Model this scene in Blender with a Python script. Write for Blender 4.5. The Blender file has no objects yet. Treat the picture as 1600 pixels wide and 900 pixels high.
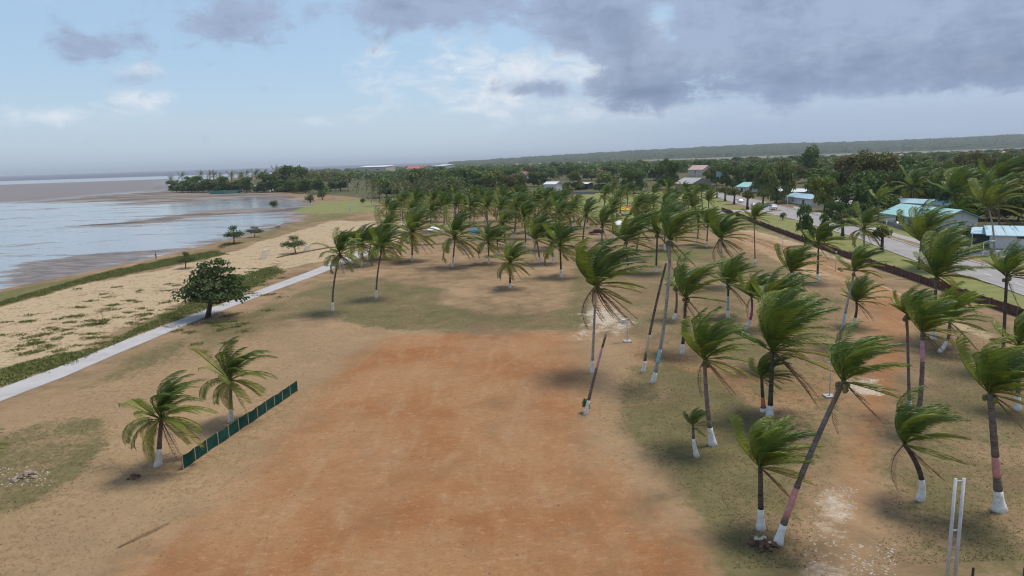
import bpy, math, random
import numpy as np
from mathutils import Vector, Matrix, Euler

PI = math.pi
R = math.radians
random.seed(7)
sc = bpy.context.scene
col = sc.collection

# ------------------------------------------------------------------ camera
CAM_H = 23.0
FPX = 1101.0
PITCH, ROLL = 10.35, -1.8
cam_data = bpy.data.cameras.new('camera')
cam_data.sensor_width = 36.0
cam_data.lens = FPX / 1600.0 * 36.0
cam_data.clip_start = 0.5
cam_data.clip_end = 90000.0
cam = bpy.data.objects.new('camera', cam_data)
col.objects.link(cam)
CM = Euler((R(90 - PITCH), 0, 0)).to_matrix() @ Matrix.Rotation(R(ROLL), 3, 'Z')
cam.location = (0, 0, CAM_H)
cam.rotation_euler = CM.to_euler()
sc.camera = cam
sc.cycles.pixel_filter_type = 'BLACKMAN_HARRIS'
sc.cycles.filter_width = 1.15
CMI = np.array(CM.transposed())

def ray(px, py):
    return CM @ Vector(((px - 800) / FPX, -(py - 450) / FPX, -1.0))

def gnd(px, py, z=0.0):
    d = ray(px, py)
    t = (z - CAM_H) / d.z
    return Vector((d.x * t, d.y * t, z))

def at_depth(px, py, Y):
    d = ray(px, py)
    t = Y / d.y
    return Vector((d.x * t, Y, CAM_H + d.z * t))

def ppm(Y):
    return FPX / Y

def azel(px, py):
    d = ray(px, py).normalized()
    return math.degrees(math.atan2(d.x, d.y)), math.degrees(math.asin(d.z))

def hor(px):
    return 249.0 - (px - 800) * math.tan(R(1.8))

# ------------------------------------------------------------------ light and sky
SUN_EL, SUN_AZ = 66.0, 62.0          # azimuth from +Y, clockwise seen from above
EXPOSURE = 0.54
sc.view_settings.view_transform = 'Standard'
sc.view_settings.look = 'None'
sc.view_settings.gamma = 1.0
sc.view_settings.use_curve_mapping = False
sc.view_settings.exposure = EXPOSURE
sun_data = bpy.data.lights.new('sun', 'SUN')
sun_data.energy = 2.4
sun_data.angle = R(19)
sun_data.color = (1.0, 0.95, 0.87)
sun = bpy.data.objects.new('sun', sun_data)
col.objects.link(sun)
sdir = Vector((math.sin(R(SUN_AZ)) * math.cos(R(SUN_EL)), math.cos(R(SUN_AZ)) * math.cos(R(SUN_EL)), math.sin(R(SUN_EL))))
sun.rotation_euler = sdir.to_track_quat('Z', 'Y').to_euler()
sun.location = (0, 0, 200)

world = bpy.data.worlds.new('World')
sc.world = world
world.use_nodes = True

class NT:
    """small helper to write node trees as expressions"""
    def __init__(self, tree):
        self.t = tree
        tree.nodes.clear()
    def n(self, kind, **kw):
        nd = self.t.nodes.new(kind)
        for k, v in kw.items():
            setattr(nd, k, v)
        return nd
    def link(self, a, b):
        self.t.links.new(a, b)
    def put(self, sock, v):
        if v is None:
            return
        if isinstance(v, bpy.types.NodeSocket):
            self.link(v, sock)
        else:
            sock.default_value = v
    def math(self, op, a, b=None, c=None, clamp=False):
        nd = self.n('ShaderNodeMath', operation=op, use_clamp=clamp)
        self.put(nd.inputs[0], a); self.put(nd.inputs[1], b); self.put(nd.inputs[2], c)
        return nd.outputs[0]
    def add(self, a, b): return self.math('ADD', a, b)
    def sub(self, a, b): return self.math('SUBTRACT', a, b)
    def mul(self, a, b): return self.math('MULTIPLY', a, b)
    def div(self, a, b): return self.math('DIVIDE', a, b)
    def smooth(self, v, lo, hi):
        nd = self.n('ShaderNodeMapRange', interpolation_type='SMOOTHSTEP')
        self.put(nd.inputs[0], v); self.put(nd.inputs[1], lo); self.put(nd.inputs[2], hi)
        return nd.outputs[0]
    def mix(self, f, a, b, blend='MIX'):
        nd = self.n('ShaderNodeMix', data_type='RGBA', blend_type=blend)
        self.put(nd.inputs[0], f)
        self.put(nd.inputs[6], a if isinstance(a, bpy.types.NodeSocket) else (*a, 1) if len(a) == 3 else a)
        self.put(nd.inputs[7], b if isinstance(b, bpy.types.NodeSocket) else (*b, 1) if len(b) == 3 else b)
        return nd.outputs[2]
    def noise(self, vec, scale, detail=4, rough=0.55, dist=0.0, lac=2.0):
        nd = self.n('ShaderNodeTexNoise')
        self.put(nd.inputs['Vector'], vec)
        nd.inputs['Scale'].default_value = scale
        nd.inputs['Detail'].default_value = detail
        nd.inputs['Roughness'].default_value = rough
        nd.inputs['Distortion'].default_value = dist
        nd.inputs['Lacunarity'].default_value = lac
        return nd.outputs[0]
    def scale(self, vec, s):
        nd = self.n('ShaderNodeMapping')
        self.put(nd.inputs[0], vec)
        nd.inputs['Scale'].default_value = s
        return nd.outputs[0]

def build_world():
    N = NT(world.node_tree)
    out = N.n('ShaderNodeOutputWorld')
    bg = N.n('ShaderNodeBackground')
    bg.inputs[1].default_value = 0.10
    N.link(bg.outputs[0], out.inputs[0])
    sky = N.n('ShaderNodeTexSky', sky_type='NISHITA')
    sky.sun_disc = False
    sky.sun_elevation = R(SUN_EL)
    sky.sun_rotation = R(SUN_AZ)
    sky.altitude = 20
    sky.air_density = 1.0
    sky.dust_density = 1.2
    sky.ozone_density = 1.0
    tc = N.n('ShaderNodeTexCoord')
    sep = N.n('ShaderNodeSeparateXYZ')
    N.link(tc.outputs['Generated'], sep.inputs[0])
    x, y, z = sep.outputs
    az = N.mul(N.math('ARCTAN2', x, y), 180 / PI)
    el = N.mul(N.math('ARCSINE', z), 180 / PI)
    zc = N.add(N.math('MAXIMUM', z, 0.0), 0.16)
    cb = N.n('ShaderNodeCombineXYZ')
    N.link(N.div(x, zc), cb.inputs[0]); N.link(N.div(y, zc), cb.inputs[1]); N.link(N.mul(z, 2.5), cb.inputs[2])
    p = cb.outputs[0]
    n1 = N.noise(p, 0.9, 7, 0.55, 0.25)
    n2 = N.noise(p, 2.6, 6, 0.58, 0.3)
    n3 = N.noise(N.scale(p, (0.8, 0.8, 1.4)), 1.5, 7, 0.6, 0.1)
    ns = N.noise(tc.outputs['Generated'], 9.0, 7, 0.6, 0.2)

    def blob(px, py, sx, sy, w):
        a, e = azel(px, py)
        sx /= 19.2; sy /= 19.2
        q = N.add(N.math('POWER', N.math('ABSOLUTE', N.div(N.sub(az, a), sx)), 2.0),
                  N.math('POWER', N.math('ABSOLUTE', N.div(N.sub(el, e), sy)), 2.0))
        return N.mul(N.math('EXPONENT', N.mul(q, -1.0)), w)

    def total(items):
        v = None
        for it in items:
            v = it if v is None else N.add(v, it)
        return v
    # broad bank of grey cloud to the right and overhead; clearer to the left
    bank = N.mul(N.smooth(az, -6.0, 16.0), N.smooth(el, 3.2, 6.5))
    bank = N.mul(bank, 0.70)
    over = N.mul(N.smooth(el, 11.0, 17.0), 0.22)
    dark = total([bank, over,
                  blob(140, 72, 62, 20, 0.50), blob(345, 42, 70, 26, 0.38), blob(640, 12, 230, 30, 0.52),
                  blob(965, 62, 66, 46, 0.34), blob(830, 138, 80, 16, 0.42), blob(1130, 156, 260, 22, 0.42),
                  blob(1480, 130, 170, 30, 0.22), blob(215, 122, 44, 12, 0.26), blob(328, 99, 18, 6, 0.30),
                  blob(420, 134, 22, 8, 0.22), blob(905, 105, 90, 26, -0.34), blob(780, 168, 34, 12, -0.4),
                  blob(1545, 105, 20, 14, -0.42), blob(1030, 32, 30, 42, -0.34), blob(1120, 118, 30, 12, -0.15)])
    wisp = N.noise(N.scale(tc.outputs['Generated'], (1, 1, 2.2)), 22.0, 6, 0.65, 0.6)
    dn = N.add(N.add(N.mul(N.sub(n1, 0.5), 0.6), N.mul(N.sub(ns, 0.5), 1.5)), N.mul(N.sub(wisp, 0.5), 0.75))
    dden = N.add(dark, dn)
    dmask = N.smooth(dden, 0.16, 0.52)
    white = total([blob(900, 112, 150, 42, 0.50), blob(780, 166, 40, 14, 0.60), blob(230, 155, 42, 13, 0.62),
                   blob(210, 112, 34, 13, 0.50), blob(1545, 105, 30, 18, 0.6), blob(690, 135, 190, 60, 0.30),
                   blob(500, 190, 70, 12, 0.36), blob(80, 187, 44, 9, 0.34), blob(1130, 172, 260, 18, 0.42),
                   blob(1025, 40, 30, 50, 0.42), blob(160, 182, 110, 16, 0.28), blob(1500, 190, 250, 30, 0.22), blob(960, 175, 110, 18, 0.36),
                   N.mul(N.smooth(el, 12.0, 26.0), 0.18)])
    wden = N.add(white, N.add(N.add(N.mul(N.sub(n3, 0.5), 0.6), N.mul(N.sub(ns, 0.5), 0.9)), N.mul(N.sub(wisp, 0.5), 0.9)))
    wmask = N.mul(N.smooth(wden, 0.12, 0.66), 0.9)
    c_white = N.mix(N.smooth(wisp, 0.3, 0.7), (4.1, 4.75, 5.6), (5.7, 6.0, 6.4))
    band = total([blob(1250, 128, 330, 34, 0.55), blob(1010, 150, 80, 20, 0.35), blob(1560, 140, 140, 30, 0.25)])
    deep = N.math('ADD', N.add(N.mul(N.smooth(dden, 0.45, 1.1), 0.35), band), N.add(N.mul(N.sub(n2, 0.5), 0.7), N.add(N.mul(N.sub(ns, 0.5), 0.9), N.mul(N.sub(wisp, 0.5), 0.6))), clamp=True)
    c_dark = N.mix(deep, (2.5, 3.08, 4.25), (1.12, 1.55, 2.42))
    low = N.smooth(el, 0.0, 5.5)
    skyc = N.mix(0.65, sky.outputs[0], N.mix(N.smooth(el, -1.0, 9.0), (3.5, 4.55, 5.9), (2.85, 4.2, 5.75)))
    base = N.mix(N.math('MULTIPLY', wmask, N.add(N.mul(low, 0.7), 0.3)), skyc, c_white)
    full = N.mix(N.mul(dmask, 0.92), base, c_dark)
    # the grey rain-dim air below the bank on the right
    dim = N.mul(N.mul(N.smooth(az, -8, 22), N.sub(1.0, N.smooth(el, 1.5, 7.0))), 0.60)
    full = N.mix(dim, full, (2.20, 2.90, 4.35))
    N.link(full, bg.inputs[0])
build_world()

# ------------------------------------------------------------------ helpers
def tag(o, label=None, cat=None, group=None, kind=None):
    if label: o['label'] = label
    if cat: o['category'] = cat
    if group: o['group'] = group
    if kind: o['kind'] = kind
    return o

def empty(name, loc=(0, 0, 0), rz=0.0, label=None, cat=None, group=None):
    o = bpy.data.objects.new(name, None)
    col.objects.link(o)
    o.location = loc
    o.rotation_euler = (0, 0, rz)
    return tag(o, label, cat, group)

def link(name, me, parent=None, loc=(0, 0, 0), rot=(0, 0, 0), scale=(1, 1, 1)):
    o = bpy.data.objects.new(name, me)
    col.objects.link(o)
    if parent: o.parent = parent
    o.location = loc; o.rotation_euler = rot; o.scale = scale
    return o

def mesh(name, v, f, mat, smooth=False):
    me = bpy.data.meshes.new(name)
    me.from_pydata([tuple(a) for a in v], [], f)
    if mat: me.materials.append(mat)
    if smooth: me.polygons.foreach_set('use_smooth', [True] * len(me.polygons))
    me.update()
    return me

class MB:
    """collects boxes, tubes and polygons into one mesh"""
    def __init__(self): self.v = []; self.f = []
    def raw(self, v, f):
        b = len(self.v)
        self.v += [tuple(p) for p in v]
        self.f += [tuple(i + b for i in q) for q in f]
    def box(self, c, s, rz=0.0):
        cx, cy, cz = c; sx, sy, sz = s[0] / 2, s[1] / 2, s[2] / 2
        ca, sa = math.cos(rz), math.sin(rz)
        v = []
        for dz in (-sz, sz):
            for dx, dy in ((-sx, -sy), (sx, -sy), (sx, sy), (-sx, sy)):
                v.append((cx + dx * ca - dy * sa, cy + dx * sa + dy * ca, cz + dz))
        self.raw(v, [(0, 3, 2, 1), (4, 5, 6, 7), (0, 1, 5, 4), (1, 2, 6, 5), (2, 3, 7, 6), (3, 0, 4, 7)])
        return self
    def tube(self, pts, rad, n=6, caps=True):
        pts = [Vector(p) for p in pts]
        b = []
        for i, p in enumerate(pts):
            d = (pts[min(i + 1, len(pts) - 1)] - pts[max(i - 1, 0)]).normalized()
            u = d.orthogonal() if abs(d.z) > 0.95 else d.cross(Vector((0, 0, 1)))
            if abs(d.z) > 0.95: u = Vector((1, 0, 0)) - d * d.x
            u.normalize(); w = d.cross(u)
            r = rad[i] if hasattr(rad, '__len__') else rad
            for k in range(n):
                a = 2 * PI * k / n
                b.append(p + u * (r * math.cos(a)) + w * (r * math.sin(a)))
        f = []
        for i in range(len(pts) - 1):
            for k in range(n):
                k2 = (k + 1) % n
                f.append((i * n + k, i * n + k2, (i + 1) * n + k2, (i + 1) * n + k))
        if caps:
            f.append(tuple(range(n - 1, -1, -1)))
            f.append(tuple((len(pts) - 1) * n + k for k in range(n)))
        self.raw(b, f)
        return self
    def mesh(self, name, mat, smooth=False): return mesh(name, self.v, self.f, mat, smooth)
    def build(self, name, mat, parent=None, loc=(0, 0, 0), smooth=False, **kw):
        return link(name, self.mesh(name, mat, smooth), parent, loc, **kw)

# ------------------------------------------------------------------ materials
def new_mat(name):
    m = bpy.data.materials.new(name)
    m.use_nodes = True
    N = NT(m.node_tree)
    out = N.n('ShaderNodeOutputMaterial')
    bs = N.n('ShaderNodeBsdfPrincipled')
    N.link(bs.outputs[0], out.inputs[0])
    return m, N, bs, out

def obj_random(N):
    return N.n('ShaderNodeObjectInfo').outputs['Random']

def simple(name, c, rough=0.75, var=0.22, scale=1.5, spec=0.3, dirt=None, bump=0.0, metal=0.0):
    m, N, bs, out = new_mat(name)
    pos = N.n('ShaderNodeTexCoord').outputs['Object']
    n = N.noise(pos, scale, 5, 0.6)
    lo = tuple(v * (1 - var) for v in c); hi = tuple(min(1, v * (1 + var)) for v in c)
    cc = N.mix(N.smooth(n, 0.3, 0.7), lo, hi)
    if dirt:
        n2 = N.noise(pos, scale * 0.6, 6, 0.7, 0.4)
        cc = N.mix(N.mul(N.smooth(n2, 0.48, 0.72), 0.7), cc, dirt)
    N.link(cc, bs.inputs['Base Color'])
    bs.inputs['Roughness'].default_value = rough
    bs.inputs['Specular IOR Level'].default_value = spec
    bs.inputs['Metallic'].default_value = metal
    if bump:
        b = N.n('ShaderNodeBump'); b.inputs['Strength'].default_value = bump; b.inputs['Distance'].default_value = 0.05
        N.link(N.noise(pos, scale * 8, 4), b.inputs['Height']); N.link(b.outputs[0], bs.inputs['Normal'])
    return m

def leaf_mat(name, c0, c1, trans=0.25, rough=0.45, spec=0.35, nscale=0.35):
    m, N, bs, out = new_mat(name)
    r = obj_random(N)
    pos = N.n('ShaderNodeNewGeometry').outputs['Position']
    n = N.noise(pos, nscale, 4, 0.6)
    isl = N.n('ShaderNodeNewGeometry').outputs['Random Per Island']
    f = N.add(N.mul(r, 0.35), N.add(N.mul(isl, 0.35), N.mul(N.smooth(n, 0.3, 0.7), 0.35)))
    cc = N.mix(f, c0, c1)
    N.link(cc, bs.inputs['Base Color'])
    bs.inputs['Roughness'].default_value = rough
    bs.inputs['Specular IOR Level'].default_value = spec
    tr = N.n('ShaderNodeBsdfTranslucent')
    N.link(N.mix(1.0, cc, (1.0, 1.05, 0.5), 'MULTIPLY'), tr.inputs[0])
    mx = N.n('ShaderNodeMixShader'); mx.inputs[0].default_value = trans
    N.link(bs.outputs[0], mx.inputs[1]); N.link(tr.outputs[0], mx.inputs[2])
    N.link(mx.outputs[0], out.inputs[0])
    return m

M = {}
M['frond_dark'] = leaf_mat('frond_dark_green', (0.048, 0.100, 0.018), (0.150, 0.205, 0.032))
M['frond_mid'] = leaf_mat('frond_mid_green', (0.115, 0.165, 0.022), (0.25, 0.275, 0.042), 0.34)
M['frond_yellow'] = leaf_mat('frond_yellow_green', (0.19, 0.185, 0.030), (0.36, 0.29, 0.055), 0.3)
M['frond_dead'] = leaf_mat('frond_dead_brown', (0.13, 0.075, 0.045), (0.27, 0.17, 0.10), 0.1, 0.8, 0.1)
M['frond_lime'] = leaf_mat('frond_lime', (0.14, 0.20, 0.012), (0.27, 0.31, 0.03), 0.3)
M['frond_far'] = leaf_mat('frond_far', (0.095, 0.115, 0.040), (0.21, 0.20, 0.080), 0.2)
M['leaf_dark'] = leaf_mat('leaf_dark_green', (0.045, 0.088, 0.022), (0.135, 0.195, 0.048), 0.2, 0.55, 0.2, 0.12)
M['leaf_mid'] = leaf_mat('leaf_mid_green', (0.075, 0.130, 0.028), (0.185, 0.235, 0.055), 0.2, 0.55, 0.2, 0.12)
M['leaf_olive'] = leaf_mat('leaf_olive', (0.105, 0.130, 0.034), (0.23, 0.22, 0.070), 0.2, 0.6, 0.2, 0.12)
M['leaf_brown'] = leaf_mat('leaf_bronze', (0.105, 0.082, 0.030), (0.23, 0.150, 0.065), 0.2, 0.6, 0.2, 0.12)
M['leaf_lime'] = leaf_mat('leaf_lime', (0.11, 0.15, 0.016), (0.24, 0.26, 0.04), 0.25, 0.55, 0.2, 0.12)
M['leaf_almond'] = leaf_mat('leaf_almond', (0.028, 0.052, 0.016), (0.080, 0.110, 0.028), 0.15, 0.45, 0.3, 0.3)
M['flower_red'] = leaf_mat('flower_red', (0.32, 0.05, 0.02), (0.48, 0.10, 0.04), 0.2, 0.6, 0.2)
M['flower_white'] = leaf_mat('flower_white', (0.45, 0.45, 0.42), (0.62, 0.60, 0.56), 0.2, 0.6, 0.2)
M['grass_blade'] = leaf_mat('grass_blade', (0.085, 0.080, 0.030), (0.17, 0.14, 0.060), 0.2, 0.7, 0.1, 0.5)
M['straw'] = leaf_mat('straw', (0.16, 0.12, 0.055), (0.38, 0.27, 0.14), 0.15, 0.8, 0.1, 0.5)
M['creeper'] = leaf_mat('creeper', (0.075, 0.110, 0.026), (0.19, 0.19, 0.060), 0.2, 0.6, 0.2, 0.4)

def bark(name, c0, c1, scale=1.0):
    m, N, bs, out = new_mat(name)
    pos = N.n('ShaderNodeTexCoord').outputs['Object']
    w = N.noise(N.scale(pos, (1.2, 1.2, 9.0)), 1.6 * scale, 4, 0.6)
    n = N.noise(pos, 1.1, 4, 0.6)
    cc = N.mix(N.smooth(N.add(N.mul(w, 0.6), N.mul(n, 0.4)), 0.35, 0.65), c0, c1)
    N.link(cc, bs.inputs['Base Color'])
    bs.inputs['Roughness'].default_value = 0.9
    b = N.n('ShaderNodeBump'); b.inputs['Strength'].default_value = 0.6; b.inputs['Distance'].default_value = 0.04
    N.link(w, b.inputs['Height']); N.link(b.outputs[0], bs.inputs['Normal'])
    return m
M['bark'] = bark('palm_bark', (0.070, 0.055, 0.046), (0.23, 0.185, 0.15))
M['bark_dark'] = bark('palm_bark_dark', (0.030, 0.023, 0.019), (0.12, 0.09, 0.072))
M['bark_grey'] = bark('palm_bark_grey', (0.22, 0.195, 0.17), (0.46, 0.42, 0.38))
M['bark_pink'] = bark('palm_bark_pinkish', (0.10, 0.065, 0.060), (0.34, 0.24, 0.22), 1.6)
M['wood'] = bark('tree_bark', (0.05, 0.038, 0.028), (0.14, 0.11, 0.085))
def paint(name, c, dirt=(0.30, 0.24, 0.19)):
    return simple(name, c, 0.8, 0.12, 4.5, 0.2, dirt, 0.4)
M['paint_white'] = paint('white_limewash', (0.77, 0.73, 0.68), (0.42, 0.35, 0.29))
M['paint_blue'] = paint('pale_blue_paint', (0.30, 0.56, 0.63))
M['paint_pink'] = paint('pink_paint', (0.62, 0.27, 0.25))
M['paint_rose'] = paint('rose_paint', (0.60, 0.30, 0.42))
M['paint_magenta'] = paint('magenta_paint', (0.36, 0.07, 0.19))
M['paint_orange'] = paint('orange_paint', (0.60, 0.16, 0.09))
M['paint_cream'] = paint('cream_paint', (0.68, 0.52, 0.42))
M['coconut'] = simple('coconut_husk', (0.16, 0.15, 0.05), 0.6, 0.4, 3)
M['concrete'] = simple('path_concrete', (0.40, 0.38, 0.375), 0.9, 0.06, 0.35, 0.2, (0.29, 0.255, 0.225), 0.2)
M['asphalt'] = simple('worn_asphalt', (0.30, 0.275, 0.27), 0.92, 0.10, 0.25, 0.15, (0.36, 0.32, 0.30), 0.2)
M['kerb'] = simple('kerb_concrete', (0.33, 0.31, 0.29), 0.9, 0.2, 1.0)
M['line'] = simple('road_line', (0.68, 0.67, 0.64), 0.8, 0.1, 2.0)
M['fence_green'] = simple('green_windbreak_cloth', (0.012, 0.058, 0.045), 0.8, 0.25, 1.4, 0.1)
M['fence_post'] = simple('fence_post_wood', (0.34, 0.25, 0.18), 0.9, 0.2, 3)
M['brick'] = simple('brown_wall', (0.105, 0.058, 0.044), 0.95, 0.30, 1.2, 0.1, (0.14, 0.095, 0.075), 0.3)
M['brick_cap'] = simple('brown_wall_cap', (0.15, 0.095, 0.075), 0.95, 0.2, 1.2)
M['white_wall'] = simple('white_render', (0.72, 0.71, 0.70), 0.85, 0.05, 0.8, 0.2, (0.55, 0.52, 0.48))
M['cream_wall'] = simple('cream_render', (0.55, 0.48, 0.40), 0.85, 0.08, 0.8, 0.2, (0.42, 0.36, 0.30))
M['grey_wall'] = simple('grey_render', (0.24, 0.23, 0.23), 0.9, 0.15, 0.8)
M['dark_wall'] = simple('dark_timber', (0.055, 0.060, 0.062), 0.9, 0.3, 1.0)  # one dark timber colour for carport, low house and shelter
M['roof_turq'] = simple('turquoise_sheet_roof', (0.33, 0.56, 0.54), 0.5, 0.07, 0.5, 0.4, (0.27, 0.42, 0.42))
M['roof_blue'] = simple('pale_blue_sheet_roof', (0.36, 0.52, 0.60), 0.5, 0.07, 0.5, 0.4, (0.30, 0.41, 0.47))
M['roof_grey'] = simple('grey_sheet_roof', (0.40, 0.37, 0.37), 0.6, 0.1, 0.5, 0.3, (0.30, 0.26, 0.25))
M['roof_white'] = simple('white_sheet_roof', (0.66, 0.67, 0.68), 0.5, 0.06, 0.5, 0.4)
M['roof_red'] = simple('red_sheet_roof', (0.50, 0.16, 0.10), 0.65, 0.15, 0.6, 0.3)
M['roof_pink'] = simple('faded_pink_roof', (0.50, 0.33, 0.28), 0.7, 0.12, 0.6)
M['glass'] = simple('window_glass', (0.03, 0.04, 0.05), 0.12, 0.1, 1.0, 0.6)
M['door_dark'] = simple('dark_door', (0.05, 0.055, 0.06), 0.6, 0.1)
M['door_blue'] = simple('blue_grey_door', (0.20, 0.30, 0.34), 0.6, 0.1)
M['metal'] = simple('galvanised_metal', (0.50, 0.50, 0.51), 0.5, 0.1, 3, 0.5)
M['black_metal'] = simple('black_metal', (0.03, 0.03, 0.032), 0.5, 0.1, 3, 0.5)
M['white_metal'] = simple('white_painted_metal', (0.74, 0.74, 0.73), 0.5, 0.06, 3, 0.4)
M['net'] = simple('white_net', (0.62, 0.62, 0.60), 0.9, 0.1, 4)
M['car_white'] = simple('car_white', (0.72, 0.72, 0.73), 0.25, 0.03, 1, 0.6)
M['car_silver'] = simple('car_silver', (0.42, 0.43, 0.45), 0.3, 0.03, 1, 0.6)
M['car_maroon'] = simple('car_maroon', (0.10, 0.018, 0.016), 0.3, 0.05, 1, 0.6)
M['car_dark'] = simple('car_dark', (0.03, 0.034, 0.045), 0.3, 0.05, 1, 0.6)
M['tyre'] = simple('tyre_rubber', (0.02, 0.02, 0.02), 0.85, 0.1)
M['lens'] = simple('headlight_lens', (0.7, 0.7, 0.68), 0.2, 0.05)
M['tail'] = simple('tail_light', (0.35, 0.02, 0.02), 0.3, 0.05)
M['cloth_yellow'] = simple('yellow_canvas', (0.62, 0.40, 0.05), 0.85, 0.1)
M['cloth_red'] = simple('red_canvas', (0.50, 0.10, 0.06), 0.85, 0.1)
M['cloth_white'] = simple('white_canvas', (0.74, 0.74, 0.72), 0.85, 0.06)
M['cloth_blue'] = simple('blue_canvas', (0.05, 0.17, 0.30), 0.85, 0.1)
M['cloth_green'] = simple('sea_green_sheet', (0.08, 0.24, 0.20), 0.85, 0.15)
M['skin'] = simple('skin', (0.16, 0.085, 0.055), 0.6, 0.06)
M['hair'] = simple('hair', (0.012, 0.010, 0.009), 0.7, 0.1)
M['shirt_red'] = simple('red_shirt', (0.50, 0.05, 0.035), 0.85, 0.1)
M['shorts'] = simple('dark_shorts', (0.03, 0.035, 0.05), 0.85, 0.1)
M['soil'] = simple('dug_soil', (0.13, 0.070, 0.045), 0.95, 0.35, 2.0)
M['stone'] = simple('pale_stone', (0.44, 0.38, 0.32), 0.9, 0.2, 3)
M['rubble'] = simple('dull_rubble', (0.27, 0.21, 0.17), 0.95, 0.3, 3)
M['litter'] = simple('dry_litter', (0.15, 0.10, 0.065), 0.95, 0.4, 2.0)
M['sign_green'] = simple('green_screen_board', (0.03, 0.13, 0.085), 0.7, 0.15)
M['yellow_flower'] = leaf_mat('yellow_flower', (0.35, 0.30, 0.03), (0.55, 0.42, 0.05), 0.2)

# ------------------------------------------------------------------ ground
def W2(pts): return np.array([[*gnd(a, b).xy] for a, b in pts])

def sdf(P, poly):
    """signed distance in metres, positive inside"""
    d = np.full(len(P), 1e18)
    inside = np.zeros(len(P), bool)
    n = len(poly)
    for i in range(n):
        a, b = poly[i], poly[(i + 1) % n]
        e = b - a; w = P - a
        t = np.clip((w @ e) / max(e @ e, 1e-9), 0, 1)
        q = w - t[:, None] * e
        d = np.minimum(d, (q * q).sum(1))
        c = ((a[1] > P[:, 1]) != (b[1] > P[:, 1])) & (P[:, 0] < (b[0] - a[0]) * (P[:, 1] - a[1]) / (b[1] - a[1] + 1e-12) + a[0])
        inside ^= c
    return np.where(inside, 1, -1) * np.sqrt(d)

def line_d(P, poly):
    d = np.full(len(P), 1e18)
    for i in range(len(poly) - 1):
        a, b = poly[i], poly[i + 1]
        e = b - a; w = P - a
        t = np.clip((w @ e) / max(e @ e, 1e-9), 0, 1)
        q = w - t[:, None] * e
        d = np.minimum(d, (q * q).sum(1))
    return np.sqrt(d)

def sstep(v, lo, hi):
    t = np.clip((v - lo) / (hi - lo), 0, 1)
    return t * t * (3 - 2 * t)

shore_px = [(0, 450), (130, 424), (230, 403), (330, 379), (400, 361), (438, 350), (455, 341), (459, 335),
            (440, 331), (400, 331), (350, 334), (300, 339), (240, 346), (160, 351), (110, 352), (200, 346), (280, 335), (330, 328),
            (390, 327), (440, 326), (468, 322), (474, 316), (462, 312), (430, 309), (400, 308), (370, 310), (330, 312), (290, 316),
            (240, 319), (180, 319), (240, 314), (290, 312), (240, 312), (150, 315), (55, 315), (120, 310), (180, 304), (250, 299), (263, 296), (262, 291),
            (280, 287), (330, 281), (400, 276), (450, 272), (520, 268), (600, 262), (700, 257.5), (740, 255)]
LAND = np.vstack([[[-74, -60]], [[-82, 40]], W2(shore_px), [[1200, 9000]], [[9000, 9000]], [[9000, -60]]])

def axis(lo, core_lo, core_hi, hi, step, growth):
    a = list(np.arange(core_lo, core_hi + step, step))
    s = step
    while a[-1] < hi:
        s *= 1 + growth; a.append(a[-1] + s)
    s = step
    while a[0] > lo:
        s *= 1 + growth; a.insert(0, a[0] - s)
    return np.array(a)

gx = axis(-3500, -62, 70, 7000, 1.0, 0.016)
gy = axis(-60, 34, 120, 8000, 0.8, 0.012)
GX, GY = np.meshgrid(gx, gy)
P = np.stack([GX.ravel(), GY.ravel()], 1)
SD = sdf(P, LAND)
LEVEL = -0.30
farf = np.clip(P[:, 1] / 200.0, 0.6, 4)
Zg = LEVEL + np.clip(SD * 0.07 / farf, -1.2, -LEVEL)
# very gentle unevenness inland
rngn = np.random.default_rng(3)
for k in range(10):
    fx, fy = rngn.normal(0, 0.12, 2); ph = rngn.uniform(0, 6.28)
    Zg += 0.015 * np.sin(P[:, 0] * fx + P[:, 1] * fy + ph) * np.clip(SD / 10, 0, 1)

def area(px, soft):   # polygon in ground points, soft edge in metres
    return sstep(sdf(P, W2(px)), -soft, soft)

m = {}
m['red'] = np.maximum.reduce([
    area([(600, 528), (700, 520), (900, 520), (915, 590), (930, 680), (1000, 760), (1090, 860), (1120, 960), (40, 980), (180, 880), (330, 790), (470, 640), (540, 560)], 4.0) * 0.85,
    area([(600, 525), (720, 520), (760, 545), (700, 600), (620, 650), (560, 640), (580, 570)], 2.5),
    area([(1150, 362), (1178, 362), (1340, 420), (1430, 465), (1425, 520), (1400, 600), (1370, 700), (1350, 800), (1345, 960), (1265, 960), (1290, 800), (1320, 640), (1335, 520), (1330, 470), (1270, 425), (1140, 380)], 2.5) * 0.55,
    area([(960, 528), (1100, 560), (1230, 590), (1330, 560), (1330, 640), (1200, 640), (1080, 590), (970, 560)], 2.0) * 0.6,
    area([(1350, 440), (1395, 452), (1430, 470), (1425, 520), (1400, 600), (1370, 700), (1350, 800), (1320, 800), (1340, 640), (1365, 520), (1368, 470)], 1.8) * 0.85])
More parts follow.
